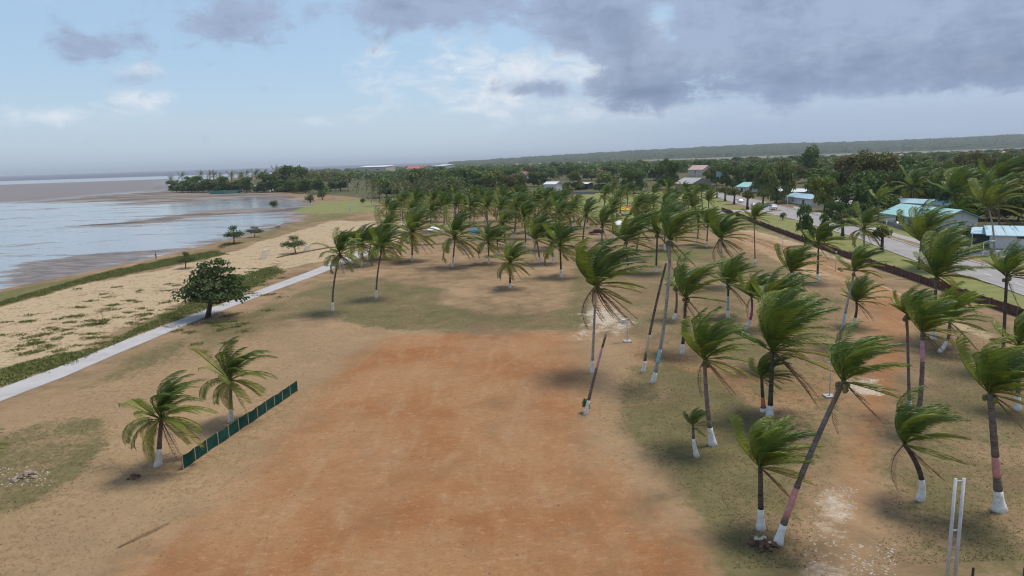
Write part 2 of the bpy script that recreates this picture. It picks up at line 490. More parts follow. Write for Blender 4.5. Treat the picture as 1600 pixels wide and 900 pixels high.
m['grass'] = np.maximum.reduce([
    area([(440, 470), (500, 440), (580, 432), (700, 452), (690, 475), (760, 490), (840, 490), (880, 480), (892, 440), (900, 380), (925, 380), (935, 470), (930, 515), (800, 516), (640, 516), (560, 510), (470, 498), (400, 505), (380, 490)], 2.0) * 0.85,
    area([(960, 600), (985, 570), (1060, 570), (1130, 600), (1180, 640), (1250, 740), (1270, 960), (1160, 960), (1090, 800), (1010, 720), (965, 670)], 1.2) * 0.95,
    area([(-60, 690), (60, 660), (165, 652), (170, 690), (140, 740), (60, 790), (-80, 840)], 1.5) * 0.9,
    area([(120, 612), (200, 560), (330, 505), (440, 470), (460, 500), (330, 550), (220, 590)], 3.0) * 0.75,
    area([(935, 395), (1130, 375), (1290, 430), (1480, 500), (1640, 560), (1640, 960), (1260, 960), (1190, 780), (1060, 600), (965, 560), (940, 500)], 4.0) * 0.52,
    area([(930, 400), (1120, 380), (1250, 440), (1320, 480), (1310, 560), (1240, 600), (1130, 590), (1000, 520), (945, 520)], 4.0) * 0.62,
    area([(1250, 560), (1330, 520), (1300, 700), (1250, 700)], 3.0) * 0.45,
    area([(1430, 520), (1530, 545), (1640, 640), (1640, 960), (1400, 960), (1400, 700), (1420, 600)], 2.5) * 0.7,
    area([(1290, 400), (1420, 440), (1540, 490), (1640, 540), (1640, 560), (1420, 475), (1340, 440), (1230, 395)], 2.0) * 0.6,
    area([(600, 360), (900, 330), (1140, 330), (1140, 360), (960, 400), (880, 410), (660, 375)], 6.0) * 0.45])
m['green'] = np.maximum.reduce([
    area([(-60, 470), (0, 456), (130, 432), (260, 404), (330, 392), (350, 398), (240, 420), (120, 445), (0, 478), (-80, 500)], 1.5) * 0.95,
    area([(-60, 610), (0, 575), (60, 560), (140, 545), (200, 515), (260, 488), (320, 458), (380, 430), (425, 415), (440, 425), (380, 458), (300, 490), (200, 527), (100, 571), (0, 604), (-60, 628)], 1.3) * 0.85,
    area([(440, 350), (480, 336), (540, 332), (560, 338), (470, 352), (420, 372), (330, 392), (330, 384), (400, 366)], 4.0) * 0.6,
    area([(1000, 408), (1020, 388), (1110, 380), (1125, 392), (1075, 412)], 3.0) * 0.7,
    area([(1140, 340), (1200, 352), (1230, 372), (1190, 362), (1150, 350)], 3.0) * 0.8])
m['field'] = np.maximum.reduce([
    area([(878, 330), (905, 303), (1010, 300), (1100, 300), (1135, 312), (1160, 345), (1120, 345), (950, 345)], 5.0),
    area([(435, 330), (480, 322), (500, 316), (560, 312), (590, 318), (585, 331), (520, 333), (470, 333)], 6.0),
    area([(1130, 318), (1178, 328), (1240, 345), (1350, 375), (1445, 415), (1560, 447), (1640, 478), (1640, 500), (1560, 472), (1430, 428), (1300, 388), (1200, 350)], 1.5) * 0.9,
    area([(1240, 326), (1310, 343), (1400, 370), (1440, 382), (1540, 408), (1640, 440), (1640, 405), (1500, 378), (1420, 355), (1330, 335)], 1.5) * 0.8])
m['beach'] = np.maximum(area([(-60, 500), (120, 447), (260, 420), (350, 398), (440, 368), (520, 345), (640, 345), (620, 385), (520, 405), (440, 420), (400, 425), (300, 465), (200, 512), (100, 556), (0, 575), (-80, 600)], 2.0),
                        np.maximum.reduce([area([(1150, 358), (1180, 360), (1260, 384), (1345, 407), (1340, 414), (1250, 392), (1175, 370)], 1.2), area([(1140, 372), (1175, 375), (1290, 424), (1400, 455), (1385, 462), (1270, 432)], 1.2), area([(1445, 478), (1545, 520), (1550, 535), (1450, 498)], 1.2)]) * 0.75)
m['pale'] = np.maximum.reduce([
    area([(915, 470), (960, 460), (990, 500), (960, 545), (915, 545), (900, 510)], 3.0) * 0.55,
    area([(1270, 760), (1330, 770), (1340, 960), (1255, 960)], 1.0) * 0.65,
    area([(1310, 590), (1380, 590), (1375, 615), (1330, 618)], 0.9) * 0.8,
    ])
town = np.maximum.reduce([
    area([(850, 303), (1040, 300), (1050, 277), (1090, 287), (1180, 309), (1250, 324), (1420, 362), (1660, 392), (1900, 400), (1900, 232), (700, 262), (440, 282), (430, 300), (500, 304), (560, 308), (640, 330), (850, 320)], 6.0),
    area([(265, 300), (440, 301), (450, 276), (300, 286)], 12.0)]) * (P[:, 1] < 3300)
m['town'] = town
trk = area([(1140, 366), (1180, 362), (1345, 412), (1440, 470), (1425, 520), (1400, 610), (1370, 720), (1355, 960), (1262, 960), (1290, 800), (1318, 640), (1335, 520), (1330, 475), (1270, 430)], 2.0)
m['grass'] = m['grass'] * (1 - 0.8 * trk)
near_sh = 1 - sstep(SD, 1.0 * farf, 6.0 * farf)
spits = area([(20, 312), (180, 296), (262, 293), (300, 300), (440, 302), (478, 312), (476, 324), (440, 336), (480, 345), (440, 352), (330, 350), (60, 362)], 8.0) * (SD > -2)
m['mud'] = np.maximum.reduce([spits * 0.9, near_sh * np.where(P[:, 1] > 230, 0.95, 0.35), sstep(P[:, 1], 1700, 2300) * (P[:, 0] > 300)])
m['speck'] = np.maximum.reduce([
    area([(0, 640), (300, 540), (540, 500), (600, 520), (480, 640), (330, 790), (120, 900), (-100, 960)], 4.0),
    area([(900, 520), (1000, 530), (980, 720), (1010, 760), (960, 740), (880, 640)], 2.0) * 0.8])

def grid_mesh(name, gx, gy, Z, mat):
    nx, ny = len(gx), len(gy)
    X, Y = np.meshgrid(gx, gy)
    v = np.stack([X.ravel(), Y.ravel(), Z], 1).astype(np.float32)
    i = np.arange(nx * ny).reshape(ny, nx)
    q = np.stack([i[:-1, :-1], i[:-1, 1:], i[1:, 1:], i[1:, :-1]], -1).reshape(-1, 4)
    me = bpy.data.meshes.new(name)
    me.vertices.add(len(v)); me.vertices.foreach_set('co', v.ravel())
    me.loops.add(q.size); me.loops.foreach_set('vertex_index', q.ravel().astype(np.int32))
    me.polygons.add(len(q)); me.polygons.foreach_set('loop_start', np.arange(0, q.size, 4, dtype=np.int32))
    me.polygons.foreach_set('use_smooth', np.ones(len(q), bool))
    me.materials.append(mat)
    me.update(calc_edges=True)
    return me

def attr(me, name, chans):
    a = me.attributes.new(name, 'FLOAT_COLOR', 'POINT')
    a.data.foreach_set('color', np.stack(chans, 1).astype(np.float32).ravel())

def ground_material():
    mt, N, bs, out = new_mat('park_ground')
    pos = N.n('ShaderNodeNewGeometry').outputs['Position']
    A = N.n('ShaderNodeAttribute', attribute_name='zone_a'); B = N.n('ShaderNodeAttribute', attribute_name='zone_b')
    sa = N.n('ShaderNodeSeparateColor'); N.link(A.outputs['Color'], sa.inputs[0])
    sb = N.n('ShaderNodeSeparateColor'); N.link(B.outputs['Color'], sb.inputs[0])
    red, grass, green = sa.outputs[0], sa.outputs[1], sa.outputs[2]
    field = A.outputs['Alpha']
    beach, pale, mud = sb.outputs[0], sb.outputs[1], sb.outputs[2]
    speck = B.outputs['Alpha']
    nb = N.noise(pos, 0.055, 5, 0.6, 0.4)       # blotches of 10-20 m
    nq = N.noise(N.scale(pos, (1.0, 0.7, 1)), 0.13, 4, 0.6, 0.6)
    st = N.noise(N.scale(pos, (1.0, 0.22, 1)), 0.55, 5, 0.65, 0.5)     # drifts and wheel scuffs
    nm = N.noise(pos, 0.30, 6, 0.62, 0.3)       # patches of 3 m
    nf = N.noise(N.scale(pos, (1, 1.0, 1)), 1.6, 5, 0.65, 0.2)   # tussocks
    ng = N.noise(pos, 7.0, 4, 0.7)              # grain
    per = N.add(N.add(N.mul(N.sub(nm, 0.5), 0.9), N.mul(N.sub(nf, 0.5), 0.8)), N.add(N.mul(N.sub(nb, 0.5), 0.6), N.mul(N.sub(nq, 0.5), 1.3)))
    def edge(msk, lo=0.32, hi=0.72, k=1.0):
        return N.smooth(N.add(msk, N.mul(N.mul(per, 1.5 * k), N.smooth(msk, 0.0, 0.12))), lo, hi)
    c = N.mix(N.smooth(N.add(N.mul(nb, 0.5), N.mul(nm, 0.5)), 0.36, 0.64), (0.150, 0.102, 0.055), (0.325, 0.212, 0.118))
    c = N.mix(N.mul(N.smooth(nf, 0.45, 0.62), 0.35), c, (0.26, 0.175, 0.095))
    # bleached straw and dark tussock flecks
    sp = N.mul(N.mul(speck, N.smooth(N.add(N.mul(nf, 0.7), N.mul(nm, 0.3)), 0.47, 0.58)), N.smooth(nq, 0.3, 0.6))
    c = N.mix(N.mul(speck, 0.5), c, (0.36, 0.240, 0.130))
    c = N.mix(N.mul(sp, 0.60), c, (0.185, 0.125, 0.06))
    beachc = N.mix(N.smooth(nm, 0.35, 0.65), (0.380, 0.280, 0.170), (0.475, 0.355, 0.225))
    c = N.mix(edge(beach), c, beachc)
    bt = N.mul(N.mul(beach, N.smooth(N.add(N.mul(nm, 0.5), N.mul(nf, 0.5)), 0.515, 0.57)), 0.8)
    c = N.mix(bt, c, (0.17, 0.125, 0.06))
    redc = N.mix(N.smooth(nb, 0.38, 0.62), (0.275, 0.108, 0.036), (0.320, 0.165, 0.075))
    redc = N.mix(N.mul(N.smooth(nm, 0.45, 0.7), 0.55), redc, (0.300, 0.178, 0.092))
    redc = N.mix(N.mul(N.smooth(st, 0.50, 0.66), 0.30), redc, (0.37, 0.245, 0.140))
    redc = N.mix(N.mul(N.smooth(st, 0.48, 0.34), 0.30), redc, (0.26, 0.115, 0.045))
    redc = N.mix(N.mul(N.smooth(nf, 0.55, 0.66), 0.45), redc, (0.21, 0.105, 0.05))
    s2 = N.noise(N.scale(pos, (0.55, 1.0, 1)), 2.6, 5, 0.7, 0.8)
    redc = N.mix(N.mul(N.smooth(s2, 0.54, 0.64), 0.40), redc, (0.20, 0.10, 0.048))
    redc = N.mix(N.mul(N.smooth(s2, 0.44, 0.36), 0.35), redc, (0.47, 0.30, 0.17))
    c = N.mix(N.mul(N.smooth(N.add(red, N.mul(per, 0.75)), 0.10, 1.0), 0.92), c, redc)
    gr = N.mix(N.smooth(nm, 0.35, 0.65), (0.098, 0.090, 0.036), (0.148, 0.124, 0.055))
    gr = N.mix(N.mul(N.smooth(nf, 0.4, 0.65), 0.5), gr, (0.095, 0.088, 0.033))
    c = N.mix(N.mul(edge(grass, 0.30, 0.95), 0.88), c, gr)
    gg = N.mix(N.smooth(nf, 0.35, 0.65), (0.085, 0.095, 0.028), (0.155, 0.145, 0.050))
    c = N.mix(N.mul(edge(green, 0.30, 0.75), 0.92), c, gg)
    fg = N.mix(N.smooth(nm, 0.35, 0.65), (0.155, 0.180, 0.055), (0.215, 0.220, 0.075))
    c = N.mix(N.mul(edge(field, 0.35, 0.65, 0.6), 0.9), c, fg)
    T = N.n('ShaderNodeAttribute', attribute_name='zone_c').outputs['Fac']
    c = N.mix(N.mul(T, 0.95), c, N.mix(N.smooth(nm, 0.35, 0.65), (0.055, 0.062, 0.024), (0.105, 0.098, 0.042)))  # leaf-litter ground of the town, tree shade put into its dark colour
    pc = N.mix(N.smooth(ng, 0.45, 0.6), (0.42, 0.33, 0.235), (0.64, 0.57, 0.48))
    c = N.mix(N.mul(edge(pale, 0.30, 0.8), 0.8), c, pc)
    wm = N.mix(N.smooth(N.noise(N.scale(pos, (0.25, 1.0, 1.0)), 0.06, 6, 0.65), 0.40, 0.60), (0.090, 0.074, 0.064), (0.27, 0.215, 0.175))
    c = N.mix(N.smooth(N.add(mud, N.mul(N.sub(nm, 0.5), 0.5)), 0.3, 0.7), c, wm)
    # fine grit
    c = N.mix(N.mul(N.smooth(ng, 0.52, 0.68), 0.30), c, (0.14, 0.09, 0.055))
    c = N.mix(N.mul(N.smooth(ng, 0.44, 0.30), 0.14), c, (0.60, 0.47, 0.34))
    N.link(c, bs.inputs['Base Color'])
    N.link(N.math('SUBTRACT', 0.95, N.mul(mud, 0.25)), bs.inputs['Roughness'])
    bs.inputs['Specular IOR Level'].default_value = 0.15
    b = N.n('ShaderNodeBump'); b.inputs['Strength'].default_value = 0.8; b.inputs['Distance'].default_value = 0.12
    N.link(N.add(N.mul(nf, 0.8), N.mul(ng, 0.3)), b.inputs['Height']); N.link(b.outputs[0], bs.inputs['Normal'])
    return mt
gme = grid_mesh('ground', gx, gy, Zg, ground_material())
attr(gme, 'zone_a', [m['red'], m['grass'], m['green'], m['field']])
attr(gme, 'zone_b', [m['beach'], m['pale'], m['mud'], m['speck']])
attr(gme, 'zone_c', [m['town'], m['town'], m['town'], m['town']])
tag(link('ground', gme), kind='structure')

def gh(x, y):       # height of the ground sheet
    i = np.clip(np.searchsorted(gx, x) - 1, 0, len(gx) - 2); j = np.clip(np.searchsorted(gy, y) - 1, 0, len(gy) - 2)
    Zr = Zg.reshape(len(gy), len(gx))
    fx = (x - gx[i]) / (gx[i + 1] - gx[i]); fy = (y - gy[j]) / (gy[j + 1] - gy[j])
    return float((Zr[j, i] * (1 - fx) + Zr[j, i + 1] * fx) * (1 - fy) + (Zr[j + 1, i] * (1 - fx) + Zr[j + 1, i + 1] * fx) * fy)

def mask_at(name, pts):
    Zr = m[name].reshape(len(gy), len(gx))
    i = np.clip(np.searchsorted(gx, pts[:, 0]) - 1, 0, len(gx) - 2); j = np.clip(np.searchsorted(gy, pts[:, 1]) - 1, 0, len(gy) - 2)
    return Zr[j, i]

# ------------------------------------------------------------------ sea and mud flats
def sea_material():
    mt, N, bs, out = new_mat('tidal_sea')
    pos = N.n('ShaderNodeNewGeometry').outputs['Position']
    A = N.n('ShaderNodeAttribute', attribute_name='tide')
    s = N.n('ShaderNodeSeparateColor'); N.link(A.outputs['Color'], s.inputs[0])
    mudv, flat, foam = s.outputs[0], s.outputs[1], s.outputs[2]
    st = N.noise(N.scale(pos, (0.22, 1.0, 1.0)), 0.075, 7, 0.66, 0.5)
    s2 = N.noise(N.scale(pos, (0.35, 1.0, 1.0)), 0.45, 5, 0.65, 0.3)
    mm = N.smooth(N.add(mudv, N.add(N.mul(N.sub(st, 0.5), 1.7), N.mul(N.sub(s2, 0.5), 0.9))), 0.52, 0.66)
    mudc = N.mix(N.smooth(s2, 0.4, 0.6), (0.10, 0.075, 0.06), (0.22, 0.165, 0.13))
    wet = N.mix(N.smooth(s2, 0.3, 0.7), (0.20, 0.21, 0.225), (0.28, 0.275, 0.275))
    turb = N.mix(N.smooth(st, 0.3, 0.7), (0.175, 0.150, 0.145), (0.21, 0.178, 0.168))
    c = N.mix(flat, wet, turb)
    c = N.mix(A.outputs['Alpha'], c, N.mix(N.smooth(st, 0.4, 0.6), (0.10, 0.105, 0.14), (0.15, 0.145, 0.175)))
    c = N.mix(mm, c, mudc)
    c = N.mix(N.mul(N.smooth(N.add(foam, N.mul(N.sub(s2, 0.5), 0.8)), 0.5, 0.75), 0.75), c, (0.62, 0.62, 0.62))
    N.link(c, bs.inputs['Base Color'])
    rough = N.add(N.add(0.10, N.mul(N.math('MAXIMUM', flat, A.outputs['Alpha']), 0.45)), N.mul(mm, 0.35))
    N.link(rough, bs.inputs['Roughness'])
    N.link(N.math('SUBTRACT', 0.5, N.mul(N.math('MAXIMUM', flat, A.outputs['Alpha']), 0.38)), bs.inputs['Specular IOR Level'])
    bs.inputs['IOR'].default_value = 1.33
    b = N.n('ShaderNodeBump'); b.inputs['Strength'].default_value = 0.45; b.inputs['Distance'].default_value = 0.08
    N.link(N.noise(N.scale(pos, (0.35, 1, 1)), 0.9, 6, 0.68), b.inputs['Height']); N.link(b.outputs[0], bs.inputs['Normal'])
    return mt
sx = axis(-30000, -500, 60, 30000, 6.0, 0.045)
sy = axis(-400, 40, 420, 34000, 4.0, 0.03)
SXX, SYY = np.meshgrid(sx, sy)
SP = np.stack([SXX.ravel(), SYY.ravel()], 1)
ssd = -sdf(SP, LAND)
def sarea(px, soft): return sstep(sdf(SP, W2(px)), -soft, soft)
f1 = np.clip(SP[:, 1] / 200.0, 0.6, 4)
mudm = np.maximum.reduce([
    0.62 * (1 - sstep(ssd, 2 * f1, 16 * f1)),
    sarea([(0, 448), (130, 423), (230, 402), (330, 378), (400, 360), (380, 362), (250, 388), (130, 396), (0, 412)], 8.0) * 0.86,
    sarea([(0, 342), (60, 338), (130, 325), (110, 332), (40, 348), (0, 352)], 14.0) * 0.45,
    sarea([(240, 318), (480, 308), (480, 325), (330, 327), (250, 326)], 8.0) * 0.47,
    0.43 * (SP[:, 1] < 700)])
# turbid brown band beyond the spits, then open sea
turb = sarea([(-600, 345), (0, 316), (60, 314), (180, 302), (262, 296), (275, 279), (0, 288.5), (-600, 308)], 40.0)
flatm = turb
foam = sstep(1 - ssd / (1.2 * f1), 0.0, 1.0) * 0.42 * (ssd > 0)
sme = grid_mesh('sea', sx, sy, np.full(len(SP), LEVEL), sea_material())
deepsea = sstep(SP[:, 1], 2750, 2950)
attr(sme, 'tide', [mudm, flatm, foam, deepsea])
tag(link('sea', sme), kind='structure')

# ------------------------------------------------------------------ footpath and road
def ribbon(name, left, right, mat, z, thick=0.0, kind='structure', sub=6):
    def dense(px):
        w = [gnd(a, b) for a, b in px]
        o = []
        for i in range(len(w) - 1):
            for k in range(sub):
                o.append(w[i].lerp(w[i + 1], k / sub))
        return o + [w[-1]]
    L, Rr = dense(left), dense(right)
    v, f = [], []
    n = len(L)
    for a, b in zip(L, Rr):
        za = gh(a.x, a.y) + z; zb = gh(b.x, b.y) + z
        zz = max(za, zb)
        v += [(a.x, a.y, zz), (b.x, b.y, zz)]
        if thick: v += [(a.x, a.y, zz - thick), (b.x, b.y, zz - thick)]
    s = 4 if thick else 2
    for i in range(n - 1):
        f.append((i * s, i * s + 1, (i + 1) * s + 1, (i + 1) * s))
        if thick:
            f.append((i * s + 2, i * s, (i + 1) * s, (i + 1) * s + 2))
            f.append((i * s + 1, i * s + 3, (i + 1) * s + 3, (i + 1) * s + 1))
    me = mesh(name, v, f, mat)
    o = link(name, me)
    if kind: tag(o, kind=kind)
    return o
path_l = [(-120, 651), (0, 608), (100, 570.5), (200, 530), (300, 492.5), (400, 456), (480, 426), (545, 400), (580, 388)]
path_r = [(-120, 674), (0, 628), (100, 589), (200, 545.5), (300, 504), (400, 465.5), (490, 432), (560, 404), (595, 390)]
ribbon('footpath', path_l, path_r, M['concrete'], 0.07, 0.2)

road_far = [(1046, 276), (1085, 291), (1125, 302), (1180, 312), (1240, 327), (1310, 346), (1395, 374), (1435, 387), (1534, 413), (1620, 440), (1760, 490)]
road_near = [(1042, 278), (1075, 294), (1112, 306), (1160, 320), (1200, 333), (1240, 342), (1347, 374), (1390, 392), (1440, 411), (1553, 444), (1640, 476)]
ribbon('road', road_far, road_near, M['asphalt'], 0.02)
def offset_px(px, dy): return [(a, b + dy * (b - hor(a)) / 150.0) for a, b in px]
ribbon('kerb', offset_px(road_near, -0.3), offset_px(road_near, 0.9), M['kerb'], 0.13, 0.2)
ribbon('kerb', offset_px(road_far, -0.9), offset_px(road_far, 0.2), M['kerb'], 0.13, 0.2)
ribbon('pavement', [(1240, 322), (1330, 344), (1400, 365), (1460, 382)], [(1240, 325.5), (1330, 348.5), (1400, 370.5), (1460, 388)], M['kerb'], 0.05, 0.1)
ribbon('driveway', [(1480, 392), (1520, 391), (1600, 391), (1700, 391)], [(1490, 399), (1530, 401), (1600, 404), (1700, 408)], M['asphalt'], 0.03)
ribbon('pavement', [(1118, 330), (1178, 327.5)], [(1118, 333), (1180, 330.5)], M['concrete'], 0.05, 0.1)
# wheel ruts worn into the dirt track
M['rut_pale'] = simple('pale_sandy_rut', (0.37, 0.245, 0.145), 0.95, 0.25, 0.5, 0.1, (0.29, 0.175, 0.09), 0.3)
M['rut_dark'] = simple('worn_rut', (0.33, 0.185, 0.085), 0.95, 0.25, 0.5, 0.1, (0.24, 0.13, 0.06), 0.3)
def rut(px, off, mat, seed, w0=0.32):
    rg = random.Random(seed); w = [gnd(*p) for p in px]; pts = []
    for i in range(len(w) - 1):
        n = max(2, int((w[i + 1] - w[i]).length / 1.2))
        pts += [w[i].lerp(w[i + 1], k / n) for k in range(n)]
    for _ in range(6): pts = [pts[0]] + [(pts[i - 1] + pts[i] * 2 + pts[i + 1]) / 4 for i in range(1, len(pts) - 1)] + [pts[-1]]
    v, f = [], []
    for i, p in enumerate(pts):
        d = (pts[min(i + 1, len(pts) - 1)] - pts[max(i - 1, 0)]).normalized(); s = Vector((-d.y, d.x, 0))
        o_ = off + 0.12 * math.sin(i * 0.37 + seed); hw = w0 * rg.uniform(.45, 1.0) * min(1, i / 4 + .05, (len(pts) - 1 - i) / 4 + .05)
        for q in (p + s * (o_ - hw), p + s * (o_ + hw)): v.append((q.x, q.y, gh(q.x, q.y) + 0.012))
        if i: f.append((2 * i - 2, 2 * i, 2 * i + 1, 2 * i - 1))
    tag(link('wheel_rut', mesh('wheel_rut', v, f, M[mat])), kind='structure')
RA = [(1152, 361), (1190, 369), (1240, 383), (1295, 399), (1350, 414)]
RB = [(1150, 370), (1190, 384), (1230, 399), (1300, 428), (1370, 453), (1400, 470)]
for sd_, of in ((1, -.85), (2, .85)):
    rut(RA, of, 'rut_pale', sd_); rut(RB, of, 'rut_pale' if sd_ == 1 else 'rut_dark', sd_ + 4, .26)
rut([(1150, 366), (1230, 392), (1310, 424), (1390, 452), (1440, 480), (1540, 524)], 0.3, 'rut_pale', 9)
# broken centre line
mid = [gnd((a[0] + b[0]) / 2, (a[1] + b[1]) / 2) for a, b in zip(road_far, road_near)]
mb = MB()
for i in range(2, len(mid) - 1):
    a, b = mid[i], mid[i + 1]
    L = (b - a).length; d = (b - a) / L; k = 0
    s = Vector((-d.y, d.x, 0)) * 0.07
    while k + 3 < L:
        p, q = a + d * k, a + d * (k + 2.5)
        mb.raw([p - s, p + s, q + s, q - s], [(0, 1, 2, 3)]); k += 6
o = mb.build('road_marking', M['line'], loc=(0, 0, 0.034)); tag(o, kind='structure')

# ------------------------------------------------------------------ far hills
def hills():
    rg = np.random.default_rng(11)
    nx, ny = 420, 26
    v, f = [], []
    top_px = [(700, 253), (745, 250), (850, 243.5), (1000, 234.5), (1100, 229.5), (1200, 224.5), (1300, 222), (1400, 219), (1500, 214.5), (1600, 209), (1800, 203)]
    xs = np.linspace(700, 1800, nx)
    ty = np.interp(xs, [a for a, b in top_px], [b for a, b in top_px])
    jag = np.convolve(rg.normal(0, 1, nx + 8), np.ones(3) / 3, 'same')[4:-4]
    for j in range(ny):
        t = j / (ny - 1)
        Y = 3600 + 1700 * t
        for i in range(nx):
            topz = at_depth(xs[i], ty[i], 5300).z
            p = at_depth(xs[i], 240, Y)
            prof = 0.24 + 0.76 * t ** 1.1 if j else 0.0
            bump = (jag[(i * 7 + j * 31) % nx] * 3.0 + jag[i] * 2.0) * (0 if j == 0 else 1)
            v.append((p.x, Y + rg.normal(0, 12), max(-1, topz * prof + bump) if j else -2))
    for j in range(ny - 1):
        for i in range(nx - 1):
            a = j * nx + i
            f.append((a, a + 1, a + nx + 1, a + nx))
    mt, N, bs, out = new_mat('forest_hills')
    pos = N.n('ShaderNodeNewGeometry').outputs['Position']
    n = N.noise(N.scale(pos, (1, 0.6, 3)), 0.02, 7, 0.7)
    N.link(N.mix(N.smooth(n, 0.35, 0.65), (0.022, 0.036, 0.016), (0.075, 0.085, 0.035)), bs.inputs['Base Color'])
    bs.inputs['Roughness'].default_value = 0.95
    bs.inputs['Specular IOR Level'].default_value = 0.05
    o = link('hills', mesh('hills', v, f, mt, False)); tag(o, kind='structure')
hills()

# ------------------------------------------------------------------ coconut palms
WIND = Vector((1.0, 0.10, 0.0)).normalized()
DOWN = Vector((0, 0, -1))

def frond_geo(rg, az, el, L, wk, gk, pairs, leaf, wid):
    NS = 14
    d = Vector((math.cos(el) * math.cos(az), math.cos(el) * math.sin(az), math.sin(el)))
    p = Vector((0, 0, 0)) + d * 0.1
    pts, dirs = [p.copy()], [d.copy()]
    for i in range(NS):
        s = i / NS
        flex = (0.25 + 1.5 * s) / NS
        d = (d + (WIND * wk + DOWN * gk) * flex).normalized()
        p = p + d * (L / NS)
        pts.append(p.copy()); dirs.append(d.copy())
    v, f = [], []
    # midrib
    for i, (q, dd) in enumerate(zip(pts, dirs)):
        r = 0.055 * (1 - i / NS) + 0.008
        s = dd.cross(Vector((0, 0, 1)))
        if s.length < 1e-3: s = Vector((0, 1, 0))
        s.normalize(); u = s.cross(dd)
        for k in range(3):
            a = 2 * PI * k / 3
            v.append(q + s * (r * math.cos(a)) + u * (r * math.sin(a)))
    for i in range(NS):
        for k in range(3):
            f.append((i * 3 + k, i * 3 + (k + 1) % 3, i * 3 + 3 + (k + 1) % 3, i * 3 + 3 + k))
    gust = WIND + DOWN * 0.15
    for j in range(pairs):
        t = 0.13 + 0.87 * (j + rg.uniform(0, 0.6)) / pairs
        x = min(t * NS, NS - 0.001); i = int(x); fr = x - i
        q = pts[i].lerp(pts[i + 1], fr); dd = dirs[i].lerp(dirs[i + 1], fr).normalized()
        s = dd.cross(Vector((0, 0, 1)))
        if s.length < 0.05: s = Vector((0, 1, 0))
        s.normalize()
        n = s.cross(dd)
        ll = leaf * (math.sin(PI * (0.10 + 0.84 * t)) ** 0.55) * rg.uniform(0.85, 1.1)
        for sg in (-1, 1):
            up = 0.25 if wk > 0.3 else 0.1
            d0 = (s * (sg * 0.70) + dd * 0.70 + n * up + WIND * (0.26 * wk) + DOWN * 0.12).normalized()
            d1 = (d0 * 0.6 + gust * (0.42 * wk) + DOWN * (0.30 + 0.25 * rg.random()) + dd * 0.25).normalized()
            p1 = q + d0 * (ll * 0.5); p2 = p1 + d1 * (ll * 0.55)
            w = (dd + n * rg.uniform(-0.5, 0.5)).normalized() * wid
            b = len(v)
            v += [q - w * 0.5, q + w * 0.5, p1 + w, p1 - w, p2]
            f += [(b, b + 1, b + 2, b + 3), (b + 3, b + 2, b + 4)]
    return v, f

# each variant: a list of (mesh, droop) fronds sharing the wind
VARIANTS = []
def make_variant(seed, n, wk, L=4.9, dead=2, calm=False):
    rg = random.Random(seed)
    out = []
    for k in range(n):
        t = (k + 0.5) / n                       # age
        az = k * 2.39996 + rg.uniform(-0.25, 0.25)
        el = R(88 - 95 * t ** 1.4 + rg.uniform(-13, 10))
        if math.cos(az) < -0.2: el = max(el, R(28 + 40 * rg.random())) if rg.random() < 0.85 else el
        if calm: el = R(88 - 118 * t ** 1.25 + rg.uniform(-7, 7))
        ll = L * (0.80 + 0.28 * math.sin(PI * min(1, t * 1.15 + 0.1))) * rg.uniform(0.92, 1.06)
        w = wk * rg.uniform(0.55, 1.30) * (1.0 - 0.25 * t)
        g = (0.65 + 1.0 * t) if calm else 0.40 + 0.75 * t * t
        v, f = frond_geo(rg, az, el, ll, w, g, 58, 1.20, 0.034)
        mat = M['frond_dark'] if t < (0.42 if calm else 0.46) else M['frond_mid'] if t < (0.78 if calm else 0.78) else M['frond_yellow']
        if math.cos(az) < -0.2 and not calm and mat == M['frond_yellow']: mat = M['frond_dark']
        if rg.random() < 0.12: mat = M['frond_mid']
        out.append(mesh('frond', v, f, mat))
    for k in range(dead):
        az = rg.uniform(-1.4, 1.4) if rg.random() < 0.7 else rg.uniform(0, 6.28)
        v, f = frond_geo(rg, az, R(rg.uniform(-52, -25)), L * 0.85, wk * 0.40, 1.3, 24, 0.55, 0.030)
        out.append(mesh('frond', v, f, M['frond_dead']))
    return out
for sd, n, wk, dd in ((1, 29, 2.5, 2), (2, 27, 3.0, 1), (3, 28, 2.2, 4), (4, 25, 2.8, 1), (5, 30, 2.0, 3), (6, 16, 2.6, 0), (7, 26, 3.3, 9), (8, 21, 3.3, 3), (9, 30, 1.9, 3), (10, 28, 2.3, 1), (11, 27, 1.6, 4)):
    VARIANTS.append(make_variant(sd, n, wk, dead=dd, calm=sd >= 9))
def join_meshes(name, meshes):
    v, f, mi, mats = [], [], [], []
    for me in meshes:
        b = len(v)
        v += [tuple(q.co) for q in me.vertices]
        if me.materials[0] not in mats: mats.append(me.materials[0])
        k = mats.index(me.materials[0])
        for pl in me.polygons:
            f.append(tuple(i + b for i in pl.vertices)); mi.append(k)
    o = bpy.data.meshes.new(name); o.from_pydata(v, [], f)
    for mt in mats: o.materials.append(mt)
    o.polygons.foreach_set('material_index', mi)
    return o
CROWNS = [join_meshes('crown', v) for v in VARIANTS]
def far_variant(seed):
    rg = random.Random(seed); ms = []
    for k in range(15):
        t = (k + 0.5) / 15
        v, f = frond_geo(rg, k * 2.4 + rg.uniform(-.3, .3), R(80 - 110 * t), 4.6, 1.1, 0.7 + 0.8 * t, 16, 1.1, 0.10)
        ms.append(mesh('frond', v, f, M['frond_far'] if k < 13 else M['frond_dead']))
    return join_meshes('crown', ms)
FAR_CROWNS = [far_variant(s) for s in (21, 22, 23)]
coco = MB()
